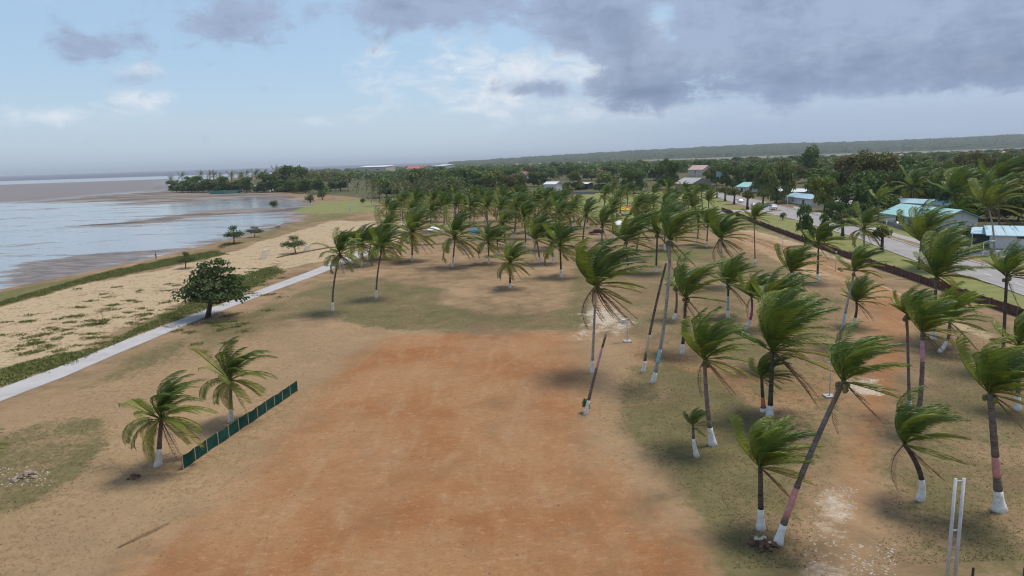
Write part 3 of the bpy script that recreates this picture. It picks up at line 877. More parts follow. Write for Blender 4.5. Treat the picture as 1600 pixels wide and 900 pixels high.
for k in range(1):
    ico_v = []
    t = (1 + 5 ** .5) / 2
    ico = [(-1, t, 0), (1, t, 0), (-1, -t, 0), (1, -t, 0), (0, -1, t), (0, 1, t), (0, -1, -t), (0, 1, -t), (t, 0, -1), (t, 0, 1), (-t, 0, -1), (-t, 0, 1)]
    icf = [(0, 11, 5), (0, 5, 1), (0, 1, 7), (0, 7, 10), (0, 10, 11), (1, 5, 9), (5, 11, 4), (11, 10, 2), (10, 7, 6), (7, 1, 8), (3, 9, 4), (3, 4, 2), (3, 2, 6), (3, 6, 8), (3, 8, 9), (4, 9, 5), (2, 4, 11), (6, 2, 10), (8, 6, 7), (9, 8, 1)]
    coco.raw([(a * 0.075, b * 0.075, c * 0.095) for a, b, c in ico], icf)
COCO = coco.mesh('coconut', M['coconut'], True)

def trunk_pieces(root, base, crown, bands, barkm, r0, bow, bow_y=0.0, flare=1.0):
    """tube split end to end into painted and bare stretches; bands = [(from_frac, to_frac, material, name)]"""
    H = crown.z - base.z
    ctrl = base.lerp(crown, 0.40) + Vector((bow, bow_y, 0))
    ctrl.z = base.z + H * 0.42
    def pt(t): return base * ((1 - t) ** 2) + ctrl * (2 * t * (1 - t)) + crown * (t * t)
    def rad(t):
        s = t * H
        return (r0 * (1.0 - 0.32 * t) + r0 * 0.75 * flare * math.exp(-s / 0.55)) * (1 + 0.035 * math.sin(s * 9.0 + r0 * 90))
    edges = [0.0]
    segs = []
    for a, b, mt, nm in sorted(bands):
        if a > edges[-1] + 1e-4: segs.append((edges[-1], a, barkm, 'trunk'))
        segs.append((a, b, mt, nm)); edges.append(b)
    if edges[-1] < 1.0: segs.append((edges[-1], 1.0, barkm, 'trunk'))
    for a, b, mt, nm in segs:
        n = max(3, int((b - a) * H / 0.35))
        ts = [a + (b - a) * i / n for i in range(n + 1)]
        sunk = Vector((0, 0, -0.12)) if a == 0 else Vector((0, 0, 0))
        pp = [pt(t) - base for t in ts]
        pp[0] = pp[0] + sunk
        MB().tube(pp, [rad(t) for t in ts], 10).build(nm, mt, root, smooth=True)
    return pt

palm_count = 0
def palm(base_px, crown_px, r_px, variant, label, bands='w', barkm='bark', bow=0.0, group=None, white=None, lime=False,
         detail=True, far=False, dead=False, flare=1.0, tr=None, rot=None, extra_bands=()):
    """one palm: base and head given by where they stand; bands: painted stretches by image height"""
    global palm_count
    palm_count += 1
    rg = random.Random(palm_count * 13 + 5)
    base = gnd(*base_px); base.z = gh(base.x, base.y)
    head = at_depth(crown_px[0], crown_px[1], base.y)
    H = head.z - base.z
    root = empty('coconut_palm', base, 0, label, 'palm tree', group)
    py0, py1 = base_px[1], crown_px[1]
    fr = lambda y: max(0.0, min(1.0, (py0 - y) / max(1e-3, (py0 - py1))))
    bl = []
    if white: bl.append((0.0, fr(white), M['paint_white'], 'painted_base'))
    for ya, yb, mt in extra_bands: bl.append((fr(ya), fr(yb), M[mt], 'painted_band'))
    r0 = tr if tr else 0.17 + 0.006 * H
    trunk_pieces(root, base, head, bl, M[barkm], r0, bow, 0, flare)
    s = r_px / ppm(base.y) / 4.45
    off = head - base
    rz = rot if rot is not None else R(rg.uniform(-24, 20))
    if dead: return root
    if detail:
        for me in VARIANTS[variant]:
            o = link('frond', me, root, off, (R(rg.uniform(-4, 4)), R(rg.uniform(-4, 4)), rz + R(rg.uniform(-5, 5))), [s * rg.uniform(0.94, 1.06)] * 3)
            if lime and me.materials[0] != M['frond_dead']:
                o.material_slots[0].link = 'OBJECT'; o.material_slots[0].material = M['frond_lime']
        if H > 4.5:
            for k in range(rg.randint(3, 7)):
                a = rg.uniform(0, 6.28)
                link('coconut', COCO, root, off + Vector((math.cos(a) * 0.27, math.sin(a) * 0.27, -0.22 - rg.random() * 0.25)), (0, 0, a), [1.0 + 0.4 * s] * 3)
    else:
        link('crown', FAR_CROWNS[variant % 3] if far else CROWNS[variant], root, off, (0, 0, rz), [s] * 3)
    return root

NEAR = [
 # base, crown, r, variant, label, kwargs
 ((247, 729), (252, 655), 80, 8, 'short bushy coconut palm beside the near end of the green fence', dict(white=698, tr=0.22)),
 ((361, 660), (360, 594), 68, 9, 'coconut palm just behind the middle of the green fence', dict(white=636, tr=0.2)),
 ((-42, 800), (-44, 712), 55, 2, 'coconut palm at the left picture edge, only frond tips showing', dict(white=770)),
 ((520, 486), (531, 398), 42, 10, 'slim curved palm beside the path, its white base on grass, brown fronds hanging', dict(white=470, bow=-0.7, tr=0.18)),
 ((588, 466), (597, 388), 40, 9, 'slim tall palm with white base alone on the grass, second from the path', dict(white=451, bow=-0.5, tr=0.17)),
 ((550, 412), (548, 384), 30, 1, 'palm right at the edge of the path where it meets the grove', dict(white=402)),
 ((566, 415), (566, 383), 36, 8, 'palm with thick dark trunk just right of the concrete path end', dict(white=404, barkm='bark_dark')),
 ((575, 407), (580, 380), 30, 3, 'palm half hidden behind the dark trunked palm at the path end', dict(white=399)),
 ((600, 404), (601, 374), 44, 10, 'bushy palm between the path and the grove, brown skirt of dead fronds', dict(white=394)),
 ((644, 408), (644, 364), 46, 8, 'dark trunked palm with yellow lower fronds on sand left of the grove', dict(white=397, barkm='bark_dark')),
 ((707, 417), (711, 372), 48, 10, 'palm with wide spreading yellow fronds and tall white base at the grove front', dict(white=400)),
 ((764, 412), (763, 380), 34, 9, 'palm with yellow skirt in the grove front, right of the wide yellow palm', dict(white=400)),
 ((778, 400), (777, 378), 30, 3, 'smaller palm close behind the yellow skirted palm of the grove front', dict(white=390)),
 ((797, 450), (797, 411), 38, 8, 'low palm standing forward of the grove on the grass edge', dict(white=441, barkm='bark_dark')),
 ((844, 411), (839, 376), 38, 1, 'palm with dark drooping fronds left of the two neighbouring white bases', dict(white=400)),
 ((865, 411), (862, 378), 34, 3, 'palm with yellow fronds just left of the bright green palm', dict(white=400)),
 ((877, 432), (875, 384), 46, 9, 'bright green palm at the right front corner of the grove', dict(white=419, barkm='bark_dark')),
 ((836, 391), (840, 362), 34, 1, 'palm with its white base seen between trunks at the grove front', dict(white=381)),
 ((925, 583), (931, 447), 88, 6, 'tall slim grey palm with swept crown at the right edge of the bare field', dict(white=560, barkm='bark_grey', tr=0.16, rot=R(-6))),
 ((1020, 598), (1047, 375), 66, 7, 'tallest leaning grey palm with a pale blue band, crossing the dark stump', dict(white=578, barkm='bark_grey', bow=0.9, extra_bands=((563, 537, 'paint_blue'),), tr=0.2)),
 ((1066, 553), (1072, 465), 72, 7, 'dark trunked palm with a pink band, right of the crossing pair', dict(white=535, barkm='bark_dark', extra_bands=((521, 514, 'paint_pink'),))),
 ((1053, 500), (1056, 448), 38, 3, 'palm with a curved white base behind the pink banded palm', dict(white=488, bow=0.5)),
 ((1025, 425), (1027, 366), 40, 4, 'straight dark palm standing on the green patch', dict(white=413, barkm='bark_dark')),
 ((982, 424), (978, 378), 50, 1, 'dark trunked palm with a wide crown right of the sandy track', dict(white=413, barkm='bark_dark')),
 ((940, 395), (941, 352), 36, 3, 'thin palm in front of the dark red car', dict(white=390)),
 ((992, 404), (1000, 360), 36, 4, 'palm with white base close behind the wide crowned palm by the track', dict(white=394)),
 ((1039, 391), (1042, 350), 36, 2, 'palm with white base at the back of the green patch', dict(white=379, bow=-0.6)),
 ((1137, 497), (1138, 446), 50, 4, 'palm with a pale blue band above its white base', dict(white=484, extra_bands=((484, 461, 'paint_blue'),), barkm='bark_dark')),
 ((1166, 514), (1174, 464), 46, 1, 'palm with a magenta band and curved white base', dict(white=498, bow=0.8, extra_bands=((498, 478, 'paint_magenta'),))),
 ((1131, 447), (1126, 372), 48, 6, 'thin pale palm with a drooping grey brown crown by the dirt track', dict(white=437, barkm='bark_grey', tr=0.15)),
 ((1180, 415), (1178, 342), 30, 3, 'thin bare palm with small yellow crown near the brown wall', dict(white=403, tr=0.14)),
 ((1104, 386), (1106, 352), 32, 0, 'palm with small round green crown left of the thin pale palm', dict(white=376)),
 ((1277, 441), (1279, 382), 44, 3, 'upright dark trunked palm alone between dirt track and brown wall', dict(white=426, barkm='bark_dark')),
 ((1209, 575), (1207, 478), 64, 1, 'palm with orange yellow lower fronds behind the biggest swept palm', dict(white=555, barkm='bark_dark')),
 ((1238, 505), (1236, 425), 48, 0, 'palm whose crown rises above the biggest swept palm', dict(white=492)),
 ((1203, 650), (1207, 549), 108, 4, 'biggest swept palm with a broad dark crown and thick trunk', dict(white=630, barkm='bark_dark', tr=0.24, rot=R(-4))),
 ((1193, 643), (1190, 592), 52, 3, 'short palm with an orange band half hidden by the biggest swept palm', dict(white=636, barkm='bark_dark', extra_bands=((634, 618, 'paint_orange'),))),
 ((1114, 695), (1101, 562), 78, 2, 'palm with speckled pinkish trunk and bulbous white base', dict(white=663, barkm='bark_pink', flare=1.4, bow=-0.3)),
 ((1189, 827), (1188, 730), 92, 0, 'near palm with a yellow frond hanging left and bulging white foot', dict(white=791, barkm='bark_dark', tr=0.2, rot=R(-3))),
 ((1089, 713), (1083, 666), 32, 5, 'small young palm leaning left with a white base', dict(white=683, bow=-0.2, tr=0.15)),
 ((1215, 850), (1318, 596), 96, 7, 'strongly leaning palm with a pink band rising from the dug up roots', dict(white=813, bow=-0.4, extra_bands=((800, 750, 'paint_pink'),), tr=0.2, rot=R(-6))),
 ((1310, 541), (1335, 424), 48, 3, 'thin leaning palm with a pale blue band beside the orange track', dict(white=530, barkm='bark_grey', extra_bands=((507, 485, 'paint_blue'),), tr=0.16)),
 ((1329, 511), (1338, 472), 44, 4, 'short palm with a curved white foot beside the orange track', dict(white=495, barkm='bark_dark', bow=0.7)),
 ((1421, 640), (1417, 491), 48, 1, 'slim straight palm standing behind the pink streaked trunk', dict(white=622, tr=0.15)),
 ((1432, 665), (1441, 520), 66, 0, 'palm with pink streaked trunk, right of the orange track', dict(white=640, extra_bands=((560, 530, 'paint_rose'),), bow=0.4)),
 ((1468, 550), (1483, 502), 58, 2, 'yellow green palm with a strongly curved white foot', dict(white=530, bow=1.0, lime=True)),
 ((1437, 781), (1413, 694), 92, 7, 'low palm with a wide flattened crown and straight white foot', dict(white=745, barkm='bark_dark', tr=0.2, bow=1.0)),
 ((1562, 797), (1547, 615), 96, 0, 'thick palm at the lower right with pink band and round white foot', dict(white=760, flare=1.5, extra_bands=((737, 704, 'paint_pink'),), tr=0.26)),
 ((1458, 530), (1463, 432), 80, 4, 'broad pale palm in front of the brown wall', dict(white=515, tr=0.25)),
 ((1566, 575), (1573, 432), 58, 1, 'slender palm at the right edge rising above the brown wall', dict(white=555, barkm='bark_dark', tr=0.19)),
 ((1590, 640), (1592, 540), 66, 3, 'dark palm cut by the right picture edge behind the thick palm', dict(white=615)),
 ((1436, 421), (1440, 378), 62, 2, 'loose grey green palm on the verge between wall and road', dict(bow=-0.3)),
 ((1553, 393), (1545, 325), 56, 2, 'leaning pale palm on the lawn before the white garage wall', dict(barkm='bark_grey', bow=0.7)),
 ((1350, 394), (1350, 358), 40, 10, 'pale palm on the verge beside the road bend', dict(barkm='bark_grey')),
 ((1428, 330), (1425, 294), 34, 10, 'pale palm behind the long turquoise roof', dict(barkm='bark_grey')),
 ((1457, 330), (1461, 290), 28, 8, 'leaning trunked palm behind the turquoise roof end', dict(barkm='bark_grey')),
 ((1492, 350), (1490, 306), 50, 4, 'wide dark palm between the two turquoise and blue roofed houses', dict()),
 ((1562, 360), (1558, 288), 50, 1, 'tall dark palm behind the pale blue roof', dict()),
 ((1500, 352), (1500, 326), 30, 3, 'young lime green palm right of the long turquoise roof', dict(lime=True)),
 ((1372, 345), (1373, 314), 26, 5, 'lime green palm in front of the dark trees by the turquoise roof', dict(lime=True)),
]
for b, c, r, vr, lab, kw in NEAR:
    palm(b, c, r, vr, lab, group='wind blown coconut palms of the park', **kw)
# two palms that lost their heads
palm((1005, 581), (1041, 411), 10, 0, 'headless palm trunk with a cream band, crossing the tallest palm', white=560, barkm='bark', bow=-0.3,
     dead=True, extra_bands=((545, 515, 'paint_cream'),), group='headless palm trunks', tr=0.17)
palm((915, 648), (947, 522), 10, 0, 'leaning headless palm stump with a rose pink band at the field edge', white=622, barkm='bark', bow=-0.1,
     dead=True, extra_bands=((570, 540, 'paint_rose'),), group='headless palm trunks', tr=0.15)

ONES = ['', 'first', 'second', 'third', 'fourth', 'fifth', 'sixth', 'seventh', 'eighth', 'ninth', 'tenth', 'eleventh', 'twelfth', 'thirteenth',
        'fourteenth', 'fifteenth', 'sixteenth', 'seventeenth', 'eighteenth', 'nineteenth']
TENS = ['', '', 'twent', 'thirt', 'fort', 'fift', 'sixt', 'sevent', 'eight', 'ninet']
def ordinal(n):
    if n < 20: return ONES[n]
    return TENS[n // 10] + ('ieth' if n % 10 == 0 else 'y-' + ONES[n % 10])

def palm_rows(rows, where, group, hm, rm, far=False, white=True, bk='bark'):
    rg = random.Random(len(where))
    names = ['front', 'second', 'third', 'fourth', 'fifth', 'sixth', 'back']
    for ri, (y, x0, x1, st, skip) in enumerate(rows):
        x = x0; k = 0
        nm = 'back' if ri == len(rows) - 1 else names[ri]
        while x < x1:
            px = x + rg.uniform(-0.3, 0.3) * st; py = y + rg.uniform(-2.2, 2.2) * (y - hor(x)) / 110
            x += st
            if rg.random() < skip: continue
            k += 1
            Y = gnd(px, py).y
            h = hm * rg.uniform(0.75, 1.25); u = ppm(Y)
            lab = f'palm, {ordinal(k)} from left in the {nm} row of the {where}'
            palm((px, py), (px + rg.uniform(-0.7, 0.9) * u, py - h * u * 0.97), rm * u * rg.uniform(0.85, 1.15), rg.choice([0, 4, 8, 9, 10, 8, 9] if not far else [0, 1, 2]), lab,
                 detail=False, far=far, group=group, white=(py - 1.6 * u) if white else None, barkm=rg.choice([bk, bk, 'bark_dark']), bow=rg.uniform(-0.4, 0.4))

palm_rows([(386, 790, 905, 28, .1), (374, 780, 895, 24, .08), (363, 618, 895, 23, .08), (354, 610, 900, 22, .08), (346, 606, 900, 21, .08), (339, 630, 895, 21, .08), (333, 645, 890, 22, .08)],
          'middle grove', 'coconut palms of the dense middle grove', 7.6, 4.5)
palm_rows([(383, 1060, 1125, 40, .2), (372, 965, 1110, 38, .2), (362, 955, 1125, 32, .2), (353, 915, 1130, 27, .2), (345, 915, 1130, 25, .2), (337, 950, 1130, 25, .25), (329, 950, 1120, 25, .3)],
          'right hand grove', 'coconut palms of the right hand grove', 7.8, 4.1)
palm_rows([(321, 580, 700, 18, .15), (314, 575, 720, 17, .15), (307, 560, 730, 19, .2)], 'pale stand beyond', 'pale palms beyond the grove', 8.5, 4.8, far=True, white=True, bk='bark_grey')
palm_rows([(300, 455, 700, 24, .2), (293, 470, 690, 24, .2), (287, 480, 690, 26, .2)], 'lagoon wood', 'palms of the far wood behind the lagoon', 12, 6.5, far=True, white=False)
palm_rows([(299, 268, 480, 15, .25), (295, 330, 470, 16, .3)], 'lagoon point', 'palms on the point beyond the lagoon', 15, 7.0, far=True, white=False)

# ------------------------------------------------------------------ broadleaf trees
def crown_mesh(seed, lobes, n, leaf, mats, weights, flat=1.0, shell=0.35):
    """many small leaf-clump faces through the lobes of a crown of unit height"""
    rg = np.random.default_rng(seed)
    v, f, mi = [], [], []
    vol = np.array([l[3] * l[4] * l[5] for l in lobes]) ** 0.67
    pick = rg.choice(len(lobes), n, p=vol / vol.sum())
    for li in pick:
        cx, cy, cz, rx, ry, rz = lobes[li]
        d = rg.normal(0, 1, 3); d /= np.linalg.norm(d)
        if d[2] < -0.35: d[2] *= -0.6
        rr = 1 - shell * rg.random() ** 1.5
        c = np.array([cx + d[0] * rx * rr, cy + d[1] * ry * rr, cz + d[2] * rz * rr]) + rg.normal(0, leaf * 0.35, 3)
        nrm = d * 0.7 + rg.normal(0, 0.55, 3) + np.array([0, 0, 0.3]); nrm /= np.linalg.norm(nrm)
        u = np.cross(nrm, rg.normal(0, 1, 3)); u /= np.linalg.norm(u); w = np.cross(nrm, u)
        s = leaf * rg.uniform(0.55, 1.25)
        b = len(v)
        v += [c + u * s, c + w * s * 0.55 + nrm * s * 0.2, c - u * s, c - w * s * 0.55 + nrm * s * 0.15]
        f.append((b, b + 1, b + 2, b + 3)); mi.append(int(rg.choice(len(mats), p=weights)))
    me = mesh('crown', v, f, None)
    for mt in mats: me.materials.append(M[mt])
    me.polygons.foreach_set('material_index', mi)
    return me

def tree_trunk(seed, h, spread, r, limbs=5):
    rg = random.Random(seed)
    mb = MB()
    mb.tube([(0, 0, -0.02), (rg.uniform(-.02, .02), 0, h * 0.4), (rg.uniform(-.03, .03), rg.uniform(-.03, .03), h)], [r * 1.5, r, r * 0.8], 7)
    for k in range(limbs):
        a = 2 * PI * k / limbs + rg.uniform(-.4, .4)
        e = spread * rg.uniform(0.6, 1.0)
        mb.tube([(0, 0, h * 0.85), (math.cos(a) * e * 0.5, math.sin(a) * e * 0.5, h + 0.12), (math.cos(a) * e, math.sin(a) * e, h + rg.uniform(.18, .42))], [r * 0.6, r * 0.4, r * 0.15], 5)
    return mb.mesh('trunk', M['wood'], True)

def lobes_round(seed, n, wx, h0, h1):
    rg = random.Random(seed); o = []
    for k in range(n):
        a = rg.uniform(0, 6.28); q = wx * 0.66 * rg.random() ** 0.5
        z = rg.uniform(h0 + 0.12, h1 - 0.13) - 0.25 * q
        s = rg.uniform(0.13, 0.24)
        o.append((math.cos(a) * q, math.sin(a) * q, max(h0 + 0.1, z), s * 1.15, s * 1.15, s * 0.85))
    return o
# prototypes of unit height: (trunk, crown, half width)
PROTO = {}
def proto(name, seed, width, h0, n, leaf, mats, weights, nl=12, trunk_r=0.028):
    PROTO[name] = (tree_trunk(seed, h0 + 0.1, width * 0.5, trunk_r), crown_mesh(seed, lobes_round(seed, nl, width, h0, 1.0), n, leaf, mats, weights), width)
proto('round_dark', 31, 0.50, 0.06, 3000, 0.048, ['leaf_dark', 'leaf_mid'], [.75, .25], 16)
proto('round_mid', 32, 0.52, 0.06, 3000, 0.048, ['leaf_mid', 'leaf_dark'], [.65, .35], 16)
proto('wide_olive', 33, 0.80, 0.10, 3800, 0.050, ['leaf_olive', 'leaf_mid'], [.55, .45], 22)
proto('wide_brown', 34, 0.85, 0.12, 4600, 0.046, ['leaf_brown', 'leaf_dark', 'leaf_olive'], [.50, .30, .20], 30)
proto('tall_dark', 35, 0.30, 0.08, 2400, 0.040, ['leaf_dark', 'leaf_mid'], [.8, .2], 12)
proto('wide_dark', 36, 0.75, 0.06, 4400, 0.048, ['leaf_dark', 'leaf_mid'], [.7, .3], 28)
proto('flame', 37, 0.75, 0.12, 3800, 0.046, ['leaf_lime', 'leaf_mid', 'leaf_dark', 'flower_red'], [.48, .27, .17, .08], 16)
proto('white_bloom', 38, 0.6, 0.15, 2000, 0.05, ['leaf_mid', 'flower_white'], [.6, .4], 10)
proto('pollard', 39, 0.42, 0.42, 900, 0.06, ['leaf_olive', 'leaf_dark', 'leaf_brown'], [.4, .4, .2], 7, 0.05)
proto('feathery', 40, 0.6, 0.08, 2800, 0.046, ['leaf_olive', 'leaf_mid'], [.6, .4], 12)

def tree(kind, base_px, top_y, width_px, label, group=None, cat='tree', name='broadleaf_tree', rz=None):
    base = gnd(*base_px); base.z = gh(base.x, base.y) - 0.05
    u = ppm(base.y)
    h = max(1.0, (base_px[1] - top_y) / u * 1.02)
    tk, cr, w = PROTO[kind]
    wd = width_px / u / 2 / (w + 0.08)
    root = empty(name, base, 0, label, cat, group)
    rz = rz if rz is not None else random.uniform(0, 6.28)
    a = link('trunk', tk, root, (0, 0, 0), (0, 0, rz), (min(wd, h) if kind != 'pollard' else h, min(wd, h) if kind != 'pollard' else h, h))
    b = link('crown', cr, root, (0, 0, 0), (0, 0, rz), (wd, wd, h))
    return root

# layered sea almond trees by the beach
def almond(base_px, top_y, width_px, label, seed, tiers=4):
    base = gnd(*base_px); base.z = gh(base.x, base.y) - 0.03
    u = ppm(base.y); h = (base_px[1] - top_y) / u; w = width_px / u / 2
    root = empty('sea_almond_tree', base, 0, label, 'tree', 'dark layered trees by the beach')
    rg = random.Random(seed)
    lob = []; mb = MB()
    lean = 0.42 * h if tiers > 3 else rg.uniform(-0.15, 0.2) * h
    mb.tube([(0, 0, -0.05), (lean * 0.3, 0, h * 0.4), (lean * 0.7, 0, h * 0.92)], [0.035 * h, 0.024 * h, 0.008 * h], 7)
    if tiers > 3: mb.tube([(0.05 * h, 0.02, 0), (0.13 * h, 0, h * 0.35), (0.2 * h, 0.05 * h, h * 0.6)], [0.02 * h, 0.015 * h, 0.008 * h], 6)
    for t in range(tiers):
        z = h * ((0.36 + 0.58 * t / max(1, tiers - 1)) if tiers > 3 else (0.45 + 0.33 * t / max(1, tiers - 1))); rr = w * (1.0 - 0.55 * (t / max(1, tiers - 1)) ** 1.4)
        k = 9 if t < tiers - 1 else 5
        for j in range(k):
            a = 2 * PI * j / k + t + rg.uniform(-.3, .3); q = rr * rg.uniform(0.35, 0.80)
            lob.append((lean * 0.5 + math.cos(a) * q, math.sin(a) * q, z + rg.uniform(-.05, .05) * h, rr * 0.50, rr * 0.50, (0.065 if tiers > 3 else 0.22) * h))
            mb.tube([(lean * 0.5, 0, z - 0.12 * h), (lean * 0.5 + math.cos(a) * q, math.sin(a) * q, z - 0.02 * h)], [0.009 * h, 0.004 * h], 4)
    mb.build('trunk', M['wood'], root, smooth=True)
    n = int(2200 + 1500 * (tiers > 3))
    link('crown', crown_mesh(seed, lob, n, max(0.12, 0.034 * h), ['leaf_almond', 'leaf_dark', 'leaf_mid'], [.62, .26, .12], shell=0.8), root)
almond((323, 496), 404, 108, 'large dark layered almond tree standing beside the concrete path', 51, 5)
almond((290, 419), 391, 30, 'small dark layered tree on the beach grass, nearest the large almond tree', 52, 2)
almond((366, 381), 351, 32, 'dark rounded tree on the beach edge, left of a close pair', 53, 2)
almond((398, 371), 352, 30, 'dark rounded tree on the beach edge, right of a close pair', 54, 2)
almond((462, 396), 366, 40, 'flat topped dark tree on the sand beside the white goal', 55, 2)

def bush(base_px, w_px, h_px, label, mats, weights, name='shrub', cat='shrub', seed=0, n=420, group=None, leaf=None):
    base = gnd(*base_px); base.z = gh(base.x, base.y) - 0.02
    u = ppm(base.y); w = w_px / u / 2; h = h_px / u
    rg = random.Random(seed + 91)
    lob = [(rg.uniform(-.5, .5) * w, rg.uniform(-.5, .5) * w, h * rg.uniform(.3, .6), w * .55, w * .55, h * .42) for _ in range(6)]
    root = empty(name, base, 0, label, cat, group)
    mb = MB()
    for k in range(4):
        a = k * 1.6 + rg.random()
        mb.tube([(0, 0, -0.02), (math.cos(a) * w * .3, math.sin(a) * w * .3, h * .5)], [0.03 * h, 0.01 * h], 4)
    mb.build('stem', M['wood'], root)
    link('crown', crown_mesh(seed + 60, lob, n, leaf or max(0.07, 0.07 * h), mats, weights, shell=0.7), root)
bush((160, 506), 34, 8, 'low green mound of creeper on the sand under a sparse sapling', ['creeper', 'leaf_mid'], [.6, .4], seed=1, leaf=0.10)
bush((219, 457), 15, 6, 'small green clump alone in the middle of the sand', ['leaf_mid', 'creeper'], [.5, .5], seed=2)
bush((427, 322), 16, 13, 'dark bush at the end of the grassy lagoon bank', ['leaf_dark', 'leaf_mid'], [.6, .4], seed=3, leaf=0.5)
bush((485, 317), 18, 16, 'dark bush on the grassy bank beside the lagoon', ['leaf_dark', 'leaf_mid'], [.7, .3], seed=4, leaf=0.5)
bush((504, 312), 20, 18, 'taller dark bush right of the lagoon bank bush', ['leaf_dark', 'leaf_mid'], [.7, .3], seed=5, leaf=0.6)
bush((567, 318), 9, 9, 'small dark bush on the far playing green', ['leaf_dark', 'leaf_mid'], [.7, .3], seed=6, leaf=0.35)
bush((916, 645), 13, 26, 'fern like plant clinging to the rose banded stump', ['leaf_dark', 'leaf_mid'], [.6, .4], seed=7, leaf=0.12)
bush((1223, 344), 14, 14, 'dark round bush on the verge beside the road', ['leaf_dark', 'leaf_brown'], [.7, .3], seed=8)
bush((1527, 388), 26, 6, 'yellow flowering bed beside the white garage', ['yellow_flower', 'creeper'], [.6, .4], seed=9, leaf=0.12)
bush((435, 357), 12, 5, 'low dark bush on the sand at the bay corner', ['leaf_dark', 'leaf_brown'], [.6, .4], seed=10)
# bare sapling above the creeper mound
sap = empty('sapling', gnd(161, 505), 0, 'sparse sapling with thin reddish leaves on the green mound', 'sapling')
bmk = MB(); hs = 2.2
bmk.tube([(0, 0, 0), (0.03, 0, hs * .6), (0, 0, hs)], [.035, .025, .01], 5)
for k in range(9):
    a = k * 2.4; z = hs * (.5 + .05 * k)
    bmk.tube([(0, 0, z), (math.cos(a) * 1.2, math.sin(a) * 1.2, z + .45)], [.014, .005], 4)
bmk.build('trunk', M['wood'], sap)
link('crown', crown_mesh(77, [(0, 0, hs * .85, 1.3, 1.3, .5)], 150, 0.09, ['leaf_brown', 'creeper'], [.7, .3], shell=.9), sap)

# named trees of the town
for kind, b, ty, w, lab in [
    ('wide_olive', (1213, 318), 249, 68, 'spreading olive tree left of the flame tree, above the road'),
    ('tall_dark', (1263, 285), 224, 30, 'tall narrow dark tree standing above all the others'),
    ('wide_brown', (1350, 312), 236, 124, 'biggest bronze topped tree behind the road'),
    ('wide_dark', (1368, 332), 262, 90, 'large dark green tree in front of the bronze topped tree'),
    ('flame', (1288, 330), 268, 64, 'lime green flame tree with patches of red flowers'),
    ('wide_dark', (1302, 345), 312, 40, 'dark low tree beneath the flame tree'),
    ('wide_brown', (1515, 300), 236, 66, 'dark domed tree with a bronze tinge at upper right'),
    ('wide_brown', (1575, 302), 240, 80, 'bronze domed tree at the right picture edge'),
    ('wide_dark', (1420, 300), 244, 66, 'dark green tree right of the biggest bronze tree'),
    ('wide_olive', (1470, 305), 250, 56, 'olive tree behind the turquoise roofed house'),
    ('round_dark', (1452, 330), 288, 50, 'dark round tree behind the turquoise roof end'),
    ('wide_dark', (1530, 342), 300, 70, 'dark tree mass behind the pale blue roof'),
    ('round_dark', (1590, 345), 295, 60, 'dark round tree at the right picture edge above the blue roof'),
    ('round_mid', (1402, 312), 270, 44, 'mid green tree left of the roof behind the long turquoise house'),
    ('white_bloom', (1512, 380), 340, 38, 'white flowering bush tree beside the dark carport'),
    ('feathery', (1330, 352), 322, 44, 'feathery grey green tree above the road kerb'),
    ('pollard', (1316, 372), 325, 40, 'grey green street tree with dark forked trunk by the road'),
    ('round_dark', (1258, 384), 318, 36, 'dark loose tree on the park side of the brown wall'),
    ('feathery', (1288, 380), 330, 30, 'grey feathery tree right of the dark loose tree by the wall'),
    ('pollard', (1377, 393), 345, 34, 'small forked street tree on the grass verge'),
    ('wide_dark', (1196, 301), 256, 58, 'dark spreading tree just left of the spreading olive tree'),
    ('round_mid', (1168, 290), 254, 46, 'mid green round tree behind the small turquoise roof, right side'),
    ('wide_dark', (1332, 338), 284, 74, 'dark spreading tree at the foot of the bronze topped tree'),
    ('round_mid', (1306, 312), 268, 50, 'mid green round tree right of the flame tree'),
    ('wide_dark', (1438, 316), 258, 84, 'broad dark tree above the middle of the turquoise house'),
    ('wide_dark', (1497, 336), 268, 84, 'broad dark tree right of the turquoise house end'),
    ('round_mid', (1546, 344), 284, 66, 'mid green round tree above the carport'),
    ('wide_olive', (1610, 350), 276, 84, 'olive tree leaning in from the right edge above the blue roof'),
    ('round_dark', (1120, 290), 256, 40, 'dark round tree left of the small turquoise roof'),
    ('wide_dark', (1045, 296), 250, 50, 'dark green tree left of the white gabled house'),
    ('wide_olive', (1038, 290), 246, 40, 'yellowish green tree rising behind the white gabled house'),
    ('wide_dark', (990, 302), 262, 54, 'dark spreading tree behind the far right of the playing field'),
    ('feathery', (948, 300), 268, 54, 'pale feathery tree behind the playing field'),
    ('feathery', (895, 297), 266, 46, 'pale rounded tree left of the white tent roof'),
    ('feathery', (760, 304), 270, 62, 'pale green wide tree behind the middle grove'),
    ('wide_brown', (805, 305), 272, 50, 'grey bare looking tree behind the middle grove'),
    ('wide_dark', (715, 303), 262, 66, 'dark tree mass left of the pale wide tree'),
    ('wide_dark', (660, 298), 262, 60, 'dark tree left of the middle grove, behind the pale palms'),
    ('wide_dark', (1145, 296), 255, 52, 'dark tree behind the small turquoise roof'),
    ('wide_olive', (1110, 292), 258, 40, 'olive tree behind the road lamps'),
    ('wide_dark', (460, 298), 257, 62, 'domed dark tree above the point'),
    ('wide_dark', (425, 300), 268, 50, 'dark tree mass on the point left of the domed tree'),
    ('wide_dark', (300, 301), 274, 44, 'dark tree at the tip of the point'),
    ('round_dark', (352, 301), 276, 34, 'dark round tree in the middle of the point'),
    ('round_dark', (385, 301), 276, 30, 'dark round tree beside the orange roof on the point')]:
    tree(kind, b, ty, w, lab, group='trees around the town and point')

